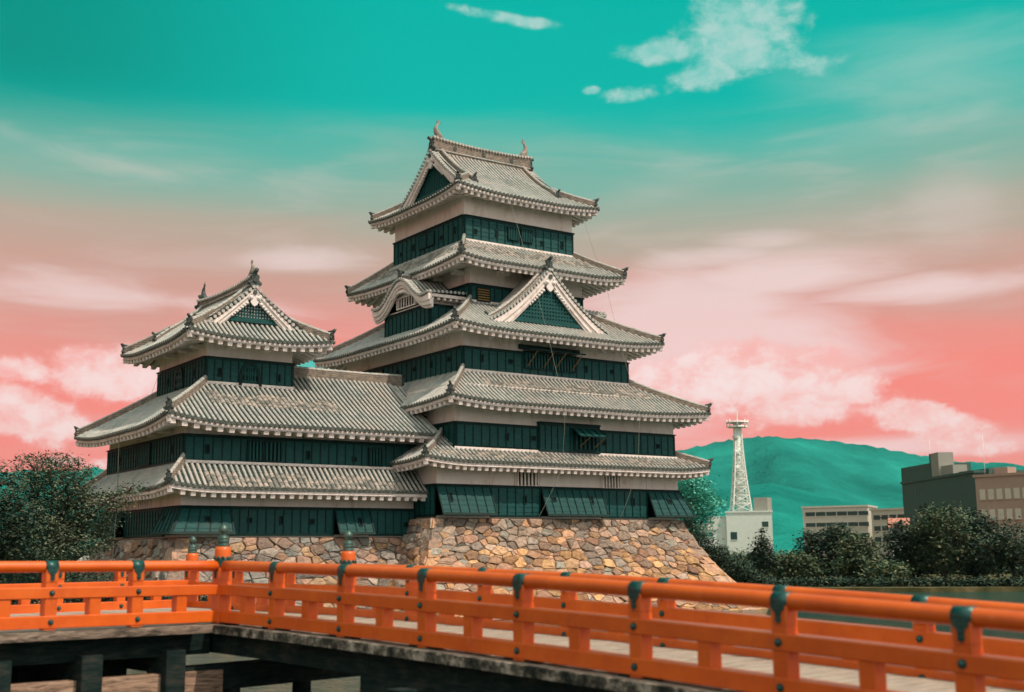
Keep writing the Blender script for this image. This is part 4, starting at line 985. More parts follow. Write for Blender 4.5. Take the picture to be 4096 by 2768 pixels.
c1 = cladding(wing, 'F', s3, 23.51, 28.45, 8.9, 10.43, [(24.25, 9.66, 't'), (27.62, 9.57, 't')], [(25.30, 26.62, 9.1, 10.2, 0, False)][:0], sp=.47)
bell_window(c1, fmap('F', *s3), 25.96, 9.02, 10.30, .47)
c2 = cladding(wing, 'L', s3, 61.63, 68.95, 8.9, 10.43, [(67.18, 9.72, 't'), (63.16, 9.74, 't')], sp=.42); bell_window(c2, fmap('L', *s3), 65.34, 9.15, 10.36, .5)
cladding(wing, 'R', s3, 61.63, 68.95, 8.9, 10.43, sp=.45); cladding(wing, 'B', s3, 23.51, 28.45, 8.9, 10.43, sp=.45)
cladding(wing, 'F', w2, 21.53, 35.9, 4.62, 6.02, [(22.72, 5.32, 't'), (28.26, 5.22, 't'), (30.99, 5.1, 's')], [(24.88, 25.64, 4.84, 5.80, 4, False), (25.79, 26.67, 4.84, 5.80, 4, False), (31.87, 32.6, 4.80, 5.70, 4, False)], sp=.49)
cladding(wing, 'L', w2, YW, 71.2, 4.62, 6.02, [(69.01, 5.32, 't'), (60.47, 5.35, 't')], [(63.75, 65.6, 4.84, 5.86, 7, False)], sp=.42)
HW = [(22.87, 1.84, 's'), (25.06, 1.79, 's'), (26.82, 1.8, 't'), (28.53, 1.75, 's'), (31.2, 1.75, 't'), (34.21, 1.62, 's')]
for a, b, fl_ in ((21.45, 24.05, 1), (24.05, 29.82, 0), (29.82, 31.95, 1), (31.95, 34.9, 0)):
    cladding(wing, 'F', w1, a, b, 1.0 if not fl_ else 1.08, 2.46, [h for h in HW if a < h[0] < b], sp=.50, flare=.68 * fl_, mitre='a' if a < 22 else '')
for a, b, fl_ in ((YW, 61.3, 1), (61.3, 67.6, 0), (67.6, 71.5, 1)):
    cladding(wing, 'L', w1, a, b, 1.0 if not fl_ else 1.08, 2.46, [(60.6, 1.9, 's')] if a < 60 else [], sp=.42, flare=.68 * fl_, mitre='a' if a < 60 else '')
cladding(wing, 'B', w1, 21.5, 34.8, 1.0, 2.46)
bars_window(wing, fmap('L', *w1), 63.5, 65.2, 2.52, 3.28, 6, frame=M_white, barm=M_white, bw=.11, depth=-.01, name='slatted_window')
jt = BR(wing); PW = fmap('F', *w1)
for x in (24.05, 29.82, 31.9, 33.3): jt.fbox(PW, x, x + .05, 2.5, 3.25, 0, .035)
jt.box(28.0, 28.7, 58.5, YW, 6.12, 6.5); jt.box(31.2, 31.8, 58.3, YW, 6.25, 6.45)
for x in (24.6, 26.6): jt.box(x, x + .5, 61.1, 61.63, 10.98, 11.18)
for y in (62.2, 63.9, 66.2): jt.box(22.9, 23.52, y, y + .45, 10.98, 11.18); jt.box(20.9, 21.54, y - 1.5, y - 1.0, 6.2, 6.4)
jt.build('bracket', M_white, wing)
cable(wing, (20.2, 65.2, 6.6), (20.25, 65.2, 3.0), .02, .022); cable(wing, (20.25, 65.2, 3.0), (20.0, 65.0, -2.3), .01, .03)
cable(wing, (22.0, 63, 11.1), (21.4, 64.5, 8.0), .1)

# =================================================================== STONE BASES
def clip(poly, a, b, c_):
    """keep the part of poly where a*x+b*y<=c"""
    out = []; n = len(poly)
    for i in range(n):
        p, q = poly[i], poly[(i + 1) % n]; dp = a * p[0] + b * p[1] - c_; dq = a * q[0] + b * q[1] - c_
        if dp <= 0: out.append(p)
        if (dp < 0 < dq) or (dq < 0 < dp): t = dp / (dp - dq); out.append((p[0] + (q[0] - p[0]) * t, p[1] + (q[1] - p[1]) * t))
    return out
PAL = [(.37, .29, .235), (.43, .33, .26), (.33, .295, .26), (.50, .345, .24), (.55, .37, .23), (.46, .31, .23), (.29, .275, .25), (.53, .39, .25), (.50, .38, .31), (.37, .25, .19), (.40, .35, .305), (.30, .32, .29)]
PALG = [(.36, .33, .29), (.41, .37, .32), (.31, .30, .275), (.44, .38, .32)]
PALO = [(.55, .37, .20), (.58, .41, .23), (.50, .33, .19), (.46, .32, .22)]
def stones(mb, gap, M_, U, Vh, N, seed, asp=1.9, warm=1.0, quoin=None):
    """irregular fitted stones in (u, v) in metres, M_(u, v, o) -> point"""
    rnd = random.Random(seed); seeds = []
    cell = sqrt(U * Vh / N)
    # large stones on a jittered brick grid, small chips between
    rows = max(2, int(Vh / (cell * .78))); 
    for r in range(rows):
        y = Vh * (r + .5) / rows; x = rnd.uniform(0, cell)
        while x < U:
            seeds.append((x, y + rnd.uniform(-.42, .42) * cell, rnd.uniform(-.05, .34) * cell * cell)); x += cell * asp * rnd.uniform(.55, 1.15)
    for _ in range(int(len(seeds) * 2.4)): seeds.append((rnd.uniform(0, U), rnd.uniform(0, Vh), -.16 * cell * cell * rnd.uniform(.1, 1.6)))
    g_ = {}; G = cell * 1.9
    for i, s_ in enumerate(seeds): g_.setdefault((int(s_[0] / G), int(s_[1] / G)), []).append(i)
    for i, (x, y, wt) in enumerate(seeds):
        poly = [(max(0, x - 2.6 * cell), max(0, y - 2 * cell)), (min(U, x + 2.6 * cell), max(0, y - 2 * cell)), (min(U, x + 2.6 * cell), min(Vh, y + 2 * cell)), (max(0, x - 2.6 * cell), min(Vh, y + 2 * cell))]
        gi, gj = int(x / G), int(y / G); ok = True
        for a in (-2, -1, 0, 1, 2):
            for b in (-2, -1, 0, 1, 2):
                for j in g_.get((gi + a, gj + b), ()):
                    if j == i: continue
                    X, Y, W2 = seeds[j]; dx_, dy_ = (X - x) / 1.7, (Y - y)
                    # anisotropic power diagram
                    xs, Xs = x / 1.7, X / 1.7
                    c_ = (Xs * Xs + Y * Y - W2 - xs * xs - y * y + wt) / 2
                    poly = clip(poly, (Xs - xs) / 1.7, (Y - y), c_)
                    if len(poly) < 3: ok = False; break
                if not ok: break
            if not ok: break
        if not ok: continue
        cx_ = sum(p[0] for p in poly) / len(poly); cy_ = sum(p[1] for p in poly) / len(poly)
        area = abs(sum(poly[k][0] * poly[(k + 1) % len(poly)][1] - poly[(k + 1) % len(poly)][0] * poly[k][1] for k in range(len(poly)))) / 2
        if area < .004: continue
        # subdivide edges and roughen
        pl = []
        for k in range(len(poly)):
            p, q = poly[k], poly[(k + 1) % len(poly)]; L_ = sqrt((p[0] - q[0]) ** 2 + (p[1] - q[1]) ** 2)
            if L_ < .03: continue
            pl.append(p)
            if L_ > .28: t = rnd.uniform(.35, .65); j_ = rnd.uniform(-.035, .01); nx_, ny_ = (cx_ - (p[0] + q[0]) / 2), (cy_ - (p[1] + q[1]) / 2); pl.append((p[0] + (q[0] - p[0]) * t - nx_ * j_, p[1] + (q[1] - p[1]) * t - ny_ * j_))
        if len(pl) < 3: continue
        n = len(pl); sz = sqrt(area); hgt = min(.20, sz * .30) * rnd.uniform(.45, 1.35); tu, tv = rnd.uniform(-.26, .26), rnd.uniform(-.34, .16)
        col = rnd.choice(PAL if rnd.random() < .62 else (PALG if y < Vh * .30 or warm < 1 else PALO)); k_ = rnd.uniform(.62, 1.30); col = (col[0] * k_ * warm, col[1] * k_, col[2] * k_ / warm)
        if sz < .25: k_ = rnd.uniform(.6, 1.25); col = (col[0] * k_, col[1] * k_, col[2] * k_)
        vs = []
        def ring(f, o, dome):
            for (a, b) in pl:
                a2, b2 = cx_ + (a - cx_) * f, cy_ + (b - cy_) * f
                vs.append(M_(a2, b2, o + (a2 - cx_) * tu + (b2 - cy_) * tv + rnd.uniform(-.03, .03) * min(1, sz * 2)))
        gp = min(.08, .018 / max(sz, .1)) 
        ring(1 - gp, -.15, 0); ring(1 - gp * 1.1, hgt * .2, 0); ring(.90, hgt * .78, 0); ring(.60, hgt * 1.0, 0)
        vs.append(M_(cx_ + rnd.uniform(-.25, .25) * sz, cy_ + rnd.uniform(-.15, .15) * sz, hgt * rnd.uniform(.95, 1.15)))
        fs = []
        for r in range(3):
            for k in range(n): fs.append((r * n + k, r * n + (k + 1) % n, (r + 1) * n + (k + 1) % n, (r + 1) * n + k))
        for k in range(n): fs.append((3 * n + k, 3 * n + (k + 1) % n, 4 * n))
        mb.add(vs, fs, False, col)
    for i in range(24):
        for j in range(8):
            a, b, c_, e_ = U * i / 24, U * (i + 1) / 24, Vh * j / 8, Vh * (j + 1) / 8
            gap.add([M_(a, c_, -.06), M_(b, c_, -.06), M_(b, e_, -.06), M_(a, e_, -.06)], [(0, 1, 2, 3)])
def base(name, label, rect, ztop, depth, counts, off, seed, sides='FLR', warm=1.0, oF=0.0):
    x0, x1, y0, y1 = rect; root = empty(name, ((x0 + x1) / 2, (y0 + y1) / 2, ztop - depth), label, 'stone base', 'stone bases of the castle'); mb = MB(); gp = MB(); cor = MB()
    for side in sides:
        a, b = (x0, x1) if side in 'FB' else (y0, y1); W_ = b - a
        def M_(u, v, o, side=side, a=a, W_=W_):
            e = off(v) + o; k = u / W_; x_ = a - off(v) + (W_ + 2 * off(v)) * k
            if side == 'F': return V((x_, y0 - e, ztop - v))
            if side == 'B': return V((x_, y1 + e, ztop - v))
            if side == 'L': return V((x0 - e, x_, ztop - v))
            return V((x1 + e, x_, ztop - v))
        stones(mb, gp, M_, W_, depth, counts[side], seed + ord(side), warm=warm)
    # large alternating corner stones
    rnd = random.Random(seed)
    corners = [(x0, y0, -1, -1), (x1, y0, 1, -1), (x0, y1, -1, 1), (x1, y1, 1, 1)]
    for (X, Y, sx, sy) in corners:
        v = 0.02; k = 0; cor = MB()
        while v < depth - .1:
            h_ = rnd.uniform(.42, .72); lx, ly = (rnd.uniform(1.0, 1.5), rnd.uniform(.5, .75)) if k % 2 else (rnd.uniform(.5, .8), rnd.uniform(1.0, 1.5)); k += 1; P8 = []
            j = [rnd.uniform(-.07, .07) for _ in range(16)]; pr = .09
            for vv, s_ in ((v + h_ - .02, 0), (v + .02, 4)):
                e = off(vv) + pr; cx_, cy_ = X + sx * e, Y + sy * e
                P8 += [V((cx_ + sx * j[s_], cy_, ztop - vv + j[s_] * .5)), V((cx_ - sx * (lx + j[s_ + 1]), cy_ + sy * j[8], ztop - vv - j[s_ + 2] * .6)), V((cx_ - sx * lx, cy_ - sy * (ly + .1), ztop - vv)), V((cx_ - sx * .02, cy_ - sy * (ly + j[s_ + 3]), ztop - vv + j[9] * .6))]
            col = rnd.choice(PAL[:6]); q = rnd.uniform(.8, 1.25); cor.hexa(P8, col=(col[0] * q * warm, col[1] * q, col[2] * q / warm)); v += h_
        cor.build('corner_stones', M_stone, root)
    # top surface
    tp = MB(); tp.add([(x0 - .05, y0 - .05, ztop - .02), (x1 + .05, y0 - .05, ztop - .02), (x1 + .05, y1, ztop - .02), (x0 - .05, y1, ztop - .02)], [(0, 1, 2, 3)]); tp.build('top_bed', M_gap, root)
    mb.build('face_stones', M_stone, root); gp.build('packing', M_gap, root); return root
offm = lambda v: .10 + .36 * v + .055 * v * v
base('stone_base', 'high sloping stone base of warm tan boulders under the tall keep', (34.75, 52.43, 56.85, 74.0), 1.93, 6.0, {'F': 560, 'L': 300, 'R': 150, 'B': 40}, offm, 11, warm=1.07)
offw = lambda v: .08 + .30 * v + .03 * v * v
base('stone_base', 'lower grey-tan stone base under the smaller tower and wing', (21.45, 36.5, 59.12, 71.5), .93, 5.0, {'F': 380, 'L': 180, 'R': 40}, offw, 23, sides='FL', warm=.99)

# =================================================================== BRIDGE
C0 = V((8.15, 20.296, 0)); BU = V((.11526, -.99253, 0)); BN = V((.99410, .11563, 0)); BU.normalize(); BN = V((-BU.y, BU.x, 0))
def rt_(s): return -.070 - .0132 * max(s, 0) - .0014 * max(s, 0) ** 2
bridge = empty('footbridge', (C0.x, C0.y, WZ), 'vermilion wooden footbridge with dark metal caps crossing the moat', 'footbridge')
def BP(s, o, z=0.0): return C0 + BU * s + BN * o + V((0, 0, z))
WID, BACK, SEND = 2.95, -6.85, 19.0
def rail_run(a, b, zf_, name, rz=.0):
    """handrail tube plus two beams between plan points a, b with top height zf_(k)"""
    n = max(2, int((b - a).length / .5)); P_ = [a.lerp(b, i / n) + V((0, 0, zf_(i / n) + rz)) for i in range(n + 1)]
    m_ = MB(); m_.tube([p + V((0, 0, -.088)) for p in P_], .088, 18, ref=V((0, 0, 1))); h_ = m_.build('handrail', M_red, bridge)
    for dz, hh in ((-.49, .17), (-.93, .19)):
        q = MB()
        d_ = (b - a).normalized(); sd_ = V((-d_.y, d_.x, 0)) * .115; bev = .012
        prof_ = [(-1, -hh / 2 + bev), (-1 + bev / .115, -hh / 2), (1 - bev / .115, -hh / 2), (1, -hh / 2 + bev), (1, hh / 2 - bev), (1 - bev / .115, hh / 2), (-1 + bev / .115, hh / 2), (-1, hh / 2 - bev)]
        vs = []; fs = []
        for p in P_:
            for (x, z) in prof_: vs.append(p + sd_ * x + V((0, 0, dz + z)))
        for i in range(n):
            for k in range(8): fs.append((i * 8 + k, i * 8 + (k + 1) % 8, (i + 1) * 8 + (k + 1) % 8, (i + 1) * 8 + k))
        fs.append(tuple(range(8))); fs.append(tuple(n * 8 + k for k in range(8))[::-1]); q.add(vs, fs); q.build('rail_beam', M_red, bridge)
def cbox(mb, c, d_, sd_, hw, hd_, z0, z1, ch=.012):
    P8 = []
    oc = [(-1, -1 + ch / hd_), (-1 + ch / hw, -1), (1 - ch / hw, -1), (1, -1 + ch / hd_), (1, 1 - ch / hd_), (1 - ch / hw, 1), (-1 + ch / hw, 1), (-1, 1 - ch / hd_)]
    mb.prism([c + d_ * (x * hw) + sd_ * (y * hd_) + V((0, 0, z0)) for x, y in oc], (0, 0, z1 - z0))
def rail_post(c, d_, z, out, giboshi=False, corner=False):
    """post at plan point c; d_ along the rail, out = outward side, z = rail top"""
    sd_ = V((-d_.y, d_.x, 0)); m_ = MB(); hw = .098 if not giboshi else .125
    cbox(m_, c, d_, sd_, hw, hw, z - 1.05, z - .335); cbox(m_, c, d_, sd_, hw - .012, hw - .012, z - .335, z - .32); cbox(m_, c, d_, sd_, hw, hw, z - .32, z - .13)
    cbox(m_, c, d_, sd_, hw * .8, hw * .8, z - .13, z - .09)
    po = m_.build('post', M_red, bridge)
    cp = MB(); cp.tube([c - d_ * .10 + V((0, 0, z - .088)), c + d_ * .10 + V((0, 0, z - .088))], .096, 18)
    for sg in (-1, 1):
        a = c + sd_ * (sg * hw); pl = [(-.085, -.10), (.085, -.10), (.08, -.155), (.045, -.19), (.032, -.22), (.034, -.285), (0, -.31), (-.034, -.285), (-.032, -.22), (-.045, -.19), (-.08, -.155)]
        cp.prism([a + d_ * x + V((0, 0, z + y)) for x, y in pl], sd_ * (sg * .012))
        for y in (-.16, -.21, -.26): cp.ball(a + sd_ * (sg * .014) + V((0, 0, z + y)), .012, 6, 4)
    cp.build('cap', M_cap, po)
    for zz in (-.49, -.93):
        for sg in (-1, 1):
            bt = MB(); a = c + sd_ * (sg * .118) + V((0, 0, z + zz)); bt.tube([a, a + sd_ * (sg * .02), a + sd_ * (sg * .034), a + sd_ * (sg * .042)], [.036, .033, .020, .006], 12); disc(bt, a, sd_, .044, .012, 14); bt.build('bolt', M_cap, po)
    if giboshi:
        g_ = MB(); g_.lathe(c + V((0, 0, z - .10)), [(.132, 0), (.138, .02), (.138, .27), (.130, .32), (.10, .335)], 24); g_.build('round_head', M_red, po)
        g_ = MB(); g_.lathe(c + V((0, 0, z - .10)), [(.142, .0), (.1425, .10), (.1425, .135), (.139, .14)], 24)
        for k in range(10):
            an = 2 * pi * k / 10; q = c + V((cos(an) * .131, sin(an) * .131, z + .045)); g_.ball(q, .034, 6, 4, (1, 1, 1.0))
        g_.build('metal_band', M_cap, po)
        f_ = MB(); f_.lathe(c + V((0, 0, z + .225)), [(.098, 0), (.101, .02), (.101, .055), (.094, .062), (.101, .07), (.101, .12), (.094, .127), (.098, .135), (.094, .17), (.07, .195), (.046, .205), (.043, .22), (.06, .235), (.079, .27), (.083, .305), (.072, .345), (.045, .375), (.015, .395), (.0, .41)], 24); f_.build('finial', M_bronze, po)
def strut(c, d_, z):
    sd_ = V((-d_.y, d_.x, 0)); m_ = MB(); cbox(m_, c, d_, sd_, .095, .095, z - .84, z - .572); m_.build('strut', M_red, bridge)
near_s = [1.80 + 1.96 * i for i in range(9)]; far_s = [-.55] + [1.48 + 1.99 * i for i in range(9)]; side_s = [1.55, 2.96, 4.37, 5.78, 7.2, 8.6]
zn = lambda s: rt_(s)
zfr = lambda s: rt_(s) - .09 - .004 * max(s, 0)
D_S = V(BU); D_O = V(BN)
rail_run(BP(0, 0), BP(SEND, 0), lambda k: rt_(k * SEND), 'n'); rail_run(BP(BACK, WID), BP(SEND, WID), lambda k: zfr(BACK + k * (SEND - BACK)), 'f')
rail_run(BP(0, 0), BP(0, -9.5), lambda k: -.07 + .008 * 9.5 * k, 'l'); rail_run(BP(BACK, WID), BP(BACK, -9.5), lambda k: -.115, 'lf')
for s in near_s: rail_post(BP(s, 0), D_S, zn(s), -1)
for s in far_s[1:] + [-2.65, -4.75]: rail_post(BP(s, WID), D_S, zfr(s), 1)
side_f = [1.25 - 1.4 + 1.4 * i for i in range(1, 7)]
side_f = [-1.25, .12] + [1.5 + 1.4 * i for i in range(5)]
for q in side_s: rail_post(BP(0, -q), D_O, -.07 + .008 * q, -1)
for q in side_f: rail_post(BP(BACK, -q), D_O, -.115, 1)
rail_post(BP(0, 0), D_S, zn(0), -1, True); rail_post(BP(-.55, WID), D_S, zfr(-.55), 1, True); rail_post(BP(BACK, WID), D_S, zfr(0) - .0, 1, True)
for a, b in zip([0] + near_s, near_s): strut(BP((a + b) / 2, 0), D_S, zn((a + b) / 2))
for a, b in zip([BACK, -4.75, -2.65, -.55] + far_s[1:], [-4.75, -2.65, -.55] + far_s[1:]): strut(BP((a + b) / 2, WID), D_S, zfr((a + b) / 2))
for a, b in zip([0] + side_s, side_s): strut(BP(0, -(a + b) / 2), D_O, -.07 + .008 * a)
for a, b in zip([-WID] + side_f, side_f): strut(BP(BACK, -(a + b) / 2), D_O, -.115)
# deck planks (right span runs with BU; planks lie across), left platform
rnd = random.Random(5); dk = MB(); s = -.35
while s < SEND:
    wd = .235; z = rt_(s) - 1.06 + rnd.uniform(-.006, .006); z2 = rt_(s + wd) - 1.06
    a0, a1 = -.30 + rnd.uniform(-.02, .02), WID + .3
    dk.hexa([BP(s, a0, z - .07), BP(s + wd - .012, a0, z2 - .07), BP(s + wd - .012, a1, z2 - .07), BP(s, a1, z - .07), BP(s, a0, z), BP(s + wd - .012, a0, z2), BP(s + wd - .012, a1, z2), BP(s, a1, z)][::1]); s += wd
o = WID + .3
while o > -10:
    z = -1.125 + rnd.uniform(-.005, .005); dk.hexa([BP(-.36, o, z - .07), BP(-.36, o - .225, z - .07), BP(BACK - .3, o - .225, z - .07), BP(BACK - .3, o, z - .07), BP(-.36, o, z), BP(-.36, o - .225, z), BP(BACK - .3, o - .225, z), BP(BACK - .3, o, z)])
    if o < -.35: dk.hexa([BP(.3, o, z - .07), BP(.3, o - .225, z - .07), BP(-.37, o - .225, z - .07), BP(-.37, o, z - .07), BP(.3, o, z), BP(.3, o - .225, z), BP(-.37, o - .225, z), BP(-.37, o, z)])
    o -= .235
dk.build('deck', M_deck, bridge)
n = 30
for o0, o1 in ((-.36, -.28), (WID + .28, WID + .36)):
    ed = MB()
    for i in range(n):
        s0, s1 = .3 + (SEND - .3) * i / n, .3 + (SEND - .3) * (i + 1) / n
        z0, z1 = rt_(s0) - 1.05, rt_(s1) - 1.05; ed.hexa([BP(s0, o0, z0 - .13), BP(s1, o0, z1 - .13), BP(s1, o1, z1 - .13), BP(s0, o1, z0 - .13), BP(s0, o0, z0), BP(s1, o0, z1), BP(s1, o1, z1), BP(s0, o1, z0)])
    ed.build('edge_board', M_edge, bridge)
e2 = MB(); e2.beam(BP(.36, -.3, -1.18), BP(.36, -10, -1.14), .09, .13); e2.build('edge_board', M_edge2, bridge)
for s in near_s + [0.2]: sh = MB(); sh.beam(BP(s - .3, 0, rt_(s) - 1.045), BP(s + .3, 0, rt_(s) - 1.045), .16, .04); sh.build('chock', M_timber, bridge)
def girder(a, b, w_, h_, m=M_timber, name='girder'):
    q = MB(); q.beam(a, b, w_, h_); q.build(name, m, bridge)
zd = lambda s: rt_(s) - 1.06 - .07
for o_ in (.02, 1.48, WID - .02):
    g_ = MB()
    for i in range(24):
        s0, s1 = -.3 + (SEND + .3) * i / 24, -.3 + (SEND + .3) * (i + 1) / 24; g_.hexa([BP(s0, o_ - .14, zd(s0) - .40), BP(s1, o_ - .14, zd(s1) - .40), BP(s1, o_ + .14, zd(s1) - .40), BP(s0, o_ + .14, zd(s0) - .40), BP(s0, o_ - .14, zd(s0)), BP(s1, o_ - .14, zd(s1)), BP(s1, o_ + .14, zd(s1)), BP(s0, o_ + .14, zd(s0))])
    g_.build('girder', M_timber, bridge)
for o_ in (-.12, -2.4, -4.8, -6.7): girder(BP(o_, -.2, -1.41), BP(o_, -10, -1.39), .26, .40)
# pier frames: pile pairs with cap beams and corbels
def pile(p, z1, r=.17):
    q = MB(); q.tube([V((p.x, p.y, WZ - 1.2)), V((p.x, p.y, z1))], r, 14); q.build('pile', M_timber, bridge)
girder(BP(-.15, -.7, -2.02), BP(-.15, 3.1, -1.98), .34, .42, name='cross_beam'); pile(BP(-.15, .30), -2.2); pile(BP(-.15, 1.72), -2.2)
for s_ in (5.9, 11.9):
    girder(BP(s_, -.7, zd(s_) - .62), BP(s_, WID + .6, zd(s_) - .62), .36, .42, name='cross_beam')
    for o_ in (-.1, 1.45, WID): pile(BP(s_, o_), zd(s_) - .6)
    for o_ in (-.02, WID): girder(BP(s_ - 1.5, o_, zd(s_) - .5), BP(s_ + 2.0, o_, zd(s_) - .52), .30, .30, name='corbel')
    girder(BP(s_ + .02, -.5, WZ + .8), BP(s_ + .02, 2.6, WZ + .8), .2, .3, name='cross_beam')
girder(BP(6.0, -.02, zd(9) - .62), BP(SEND, -.02, zd(15) - .75), .3, .55)
for q_ in (.95, 2.35, 3.75, 5.2, 6.7):
    girder(BP(.20, -q_, -1.72), BP(-7.0, -q_, -1.72), .32, .30, name='cross_beam'); pile(BP(-.30, -q_), -1.8, .19); pile(BP(-3.2, -q_), -1.8, .17)
girder(BP(-.02, .0, -2.12), BP(-.02, -9.5, -2.10), .30, .48, M_timber2, 'tie_beam'); girder(BP(-4.6, .4, -2.10), BP(-4.6, -9.5, -2.08), .26, .4, name='tie_beam')
for q_ in (.95, 2.35, 3.75, 5.2): q = MB(); cbox(q, BP(.20, -q_), D_O, D_S, .17, .12, -3.0, -1.5); q.build('post', M_timber, bridge)

# =================================================================== PLANTS
def leaves(mb, blobs, n, size, seed, clump=.22, droop=.3, col0=(0, 1)):
    rnd = random.Random(seed); tot = sum(b[3] * b[4] * b[5] for b in blobs) ; 
    for b in blobs:
        cx_, cy_, cz_, rx_, ry_, rz_ = b[:6]; m_ = int(n * (rx_ * ry_ * rz_) / tot); nc = max(4, m_ // 14)
        for _ in range(nc):
            while True:
                x, y, z = rnd.uniform(-1, 1), rnd.uniform(-1, 1), rnd.uniform(-1, 1); r = x * x + y * y + z * z
                if .12 < r < 1 and rnd.random() < r ** .5: break
            X, Y, Z = cx_ + x * rx_, cy_ + y * ry_, cz_ + z * rz_; tone = min(1, max(0, .5 + rnd.uniform(-.35, .35)))
            cs = clump * rnd.uniform(.6, 1.5)
            for _ in range(14):
                p = V((X + rnd.gauss(0, cs), Y + rnd.gauss(0, cs), Z + rnd.gauss(0, cs * .55))); s_ = size * rnd.uniform(.6, 1.3)
                a = V((rnd.uniform(-1, 1), rnd.uniform(-1, 1), rnd.uniform(-.5, .5))).normalized(); b_ = a.cross(V((rnd.uniform(-.5, .5), rnd.uniform(-.5, .5), 1))).normalized()
                a = a * s_; b_ = b_ * (s_ * .5); t_ = min(1, max(0, tone + rnd.uniform(-.15, .15)))
                mb.add([p - a, p + b_, p + a, p - b_], [(0, 1, 2, 3)], False, (t_, t_, t_))
def limbs(mb, base, tips, r0, rnd, mids=.5):
    for t in tips:
        b = V(base); t = V(t); m_ = b.lerp(t, mids) + V((rnd.uniform(-.1, .1), rnd.uniform(-.1, .1), rnd.uniform(.0, .25))) * (t - b).length
        pts = [b, b.lerp(m_, .5) + V((0, 0, .05)), m_, m_.lerp(t, .5) + V((rnd.uniform(-.1, .1), 0, .05)), t]; mb.tube(pts, [r0, r0 * .8, r0 * .55, r0 * .35, r0 * .12], 6)
def tree(name, label, cat, base, blobs, n, size, m_leaf, seed, trunk_r=.2, clump=.22, group=None, fork=None, extra=None):
    base = V(base); root = empty(name, base, label, cat, group); rnd = random.Random(seed); t = MB()
    fk = V(fork) if fork else base.lerp(V(blobs[0][:3]), .45)
    t.tube([base + V((0, 0, -.4)), base.lerp(fk, .5) + V((rnd.uniform(-.1, .1), rnd.uniform(-.1, .1), 0)), fk], [trunk_r * 1.25, trunk_r, trunk_r * .8], 9); limbs(t, fk, [b[:3] for b in blobs], trunk_r * .55, rnd)
    for b in blobs: limbs(t, b[:3], [(b[0] + rnd.uniform(-.8, .8) * b[3], b[1] + rnd.uniform(-.8, .8) * b[4], b[2] + rnd.uniform(-.3, .9) * b[5]) for _ in range(4)], trunk_r * .2, rnd)
    t.build('trunk', M_bark, root); c_ = MB(); leaves(c_, blobs, n, size, seed, clump); 
    if extra: extra(c_, rnd)
    c_.build('crown', m_leaf, root); return root
def pz_(px, py, D):
    P = polar(px, D); return (P.x, P.y, elev(px, py, D))
def B_(px, py, D, rpx, rpy, rd=None):
    """blob of foliage seen at a bearing/row with half sizes given as seen, at distance D"""
    P = pz_(px, py, D); k = D / 4892.0; return (*P, rpx * k, rpx * k if rd is None else rd, rpy * k)
# cherry tree left of the small tower
LD = 46
bl = [B_(210, 1930, LD, 120, 110), B_(120, 1900, LD, 100, 80), B_(200, 2080, LD, 150, 110), B_(330, 2060, LD, 120, 85), B_(420, 2010, LD - .5, 85, 45), B_(500, 1960, LD - 1, 60, 26), B_(330, 2150, LD, 110, 70), B_(150, 2160, LD, 150, 90), B_(250, 2180, LD - 1, 120, 60), B_(60, 2040, LD, 100, 90), B_(290, 1960, LD, 60, 45), B_(290, 1860, LD, 16, 40), B_(330, 1880, LD, 22, 12)]
tree('cherry_tree', 'leafy cherry tree with a long drooping branch, beside the smaller tower', 'tree', pz_(170, 2420, LD), bl, 34000, .060, M_leaf, 3, .16, .16, fork=pz_(180, 2200, LD))
# nearer tree at the left edge, with darker leaves
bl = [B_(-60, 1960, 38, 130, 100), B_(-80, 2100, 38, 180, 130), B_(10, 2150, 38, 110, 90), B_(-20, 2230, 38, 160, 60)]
tree('shade_tree', 'dark shaded broadleaf tree cut by the left edge of the photo', 'tree', pz_(-60, 2450, 38), bl, 9000, .075, M_leafd, 4, .2, .2)  # dark through its leaf colour, M_leafd
bl = [B_(200, 2330, 50, 120, 60), B_(330, 2300, 52, 90, 50), B_(440, 2330, 54, 80, 40), B_(90, 2340, 48, 110, 60)]
tree('bank_bush', 'low dark bush on the bank behind the left railing', 'bush', pz_(230, 2440, 51), bl, 6000, .07, M_leafd, 5, .05, .16)
# evergreen hedge hugging the keep's base on the right
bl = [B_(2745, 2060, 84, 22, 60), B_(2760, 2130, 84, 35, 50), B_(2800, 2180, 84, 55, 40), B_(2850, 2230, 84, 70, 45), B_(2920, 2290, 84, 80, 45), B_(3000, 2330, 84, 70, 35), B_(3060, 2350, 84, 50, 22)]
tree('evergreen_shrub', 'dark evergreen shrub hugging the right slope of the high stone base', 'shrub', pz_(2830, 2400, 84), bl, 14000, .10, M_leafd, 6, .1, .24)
bl = [B_(2770, 1950, 120, 70, 60), B_(2830, 2020, 120, 60, 55), B_(2730, 2030, 120, 70, 70), B_(2780, 2110, 120, 60, 50)]
tree('feathery_tree', 'pale green feathery tree just right of the keep, behind its base', 'tree', pz_(2770, 2330, 120), bl, 7000, .17, M_leaft, 8, .25, .4)
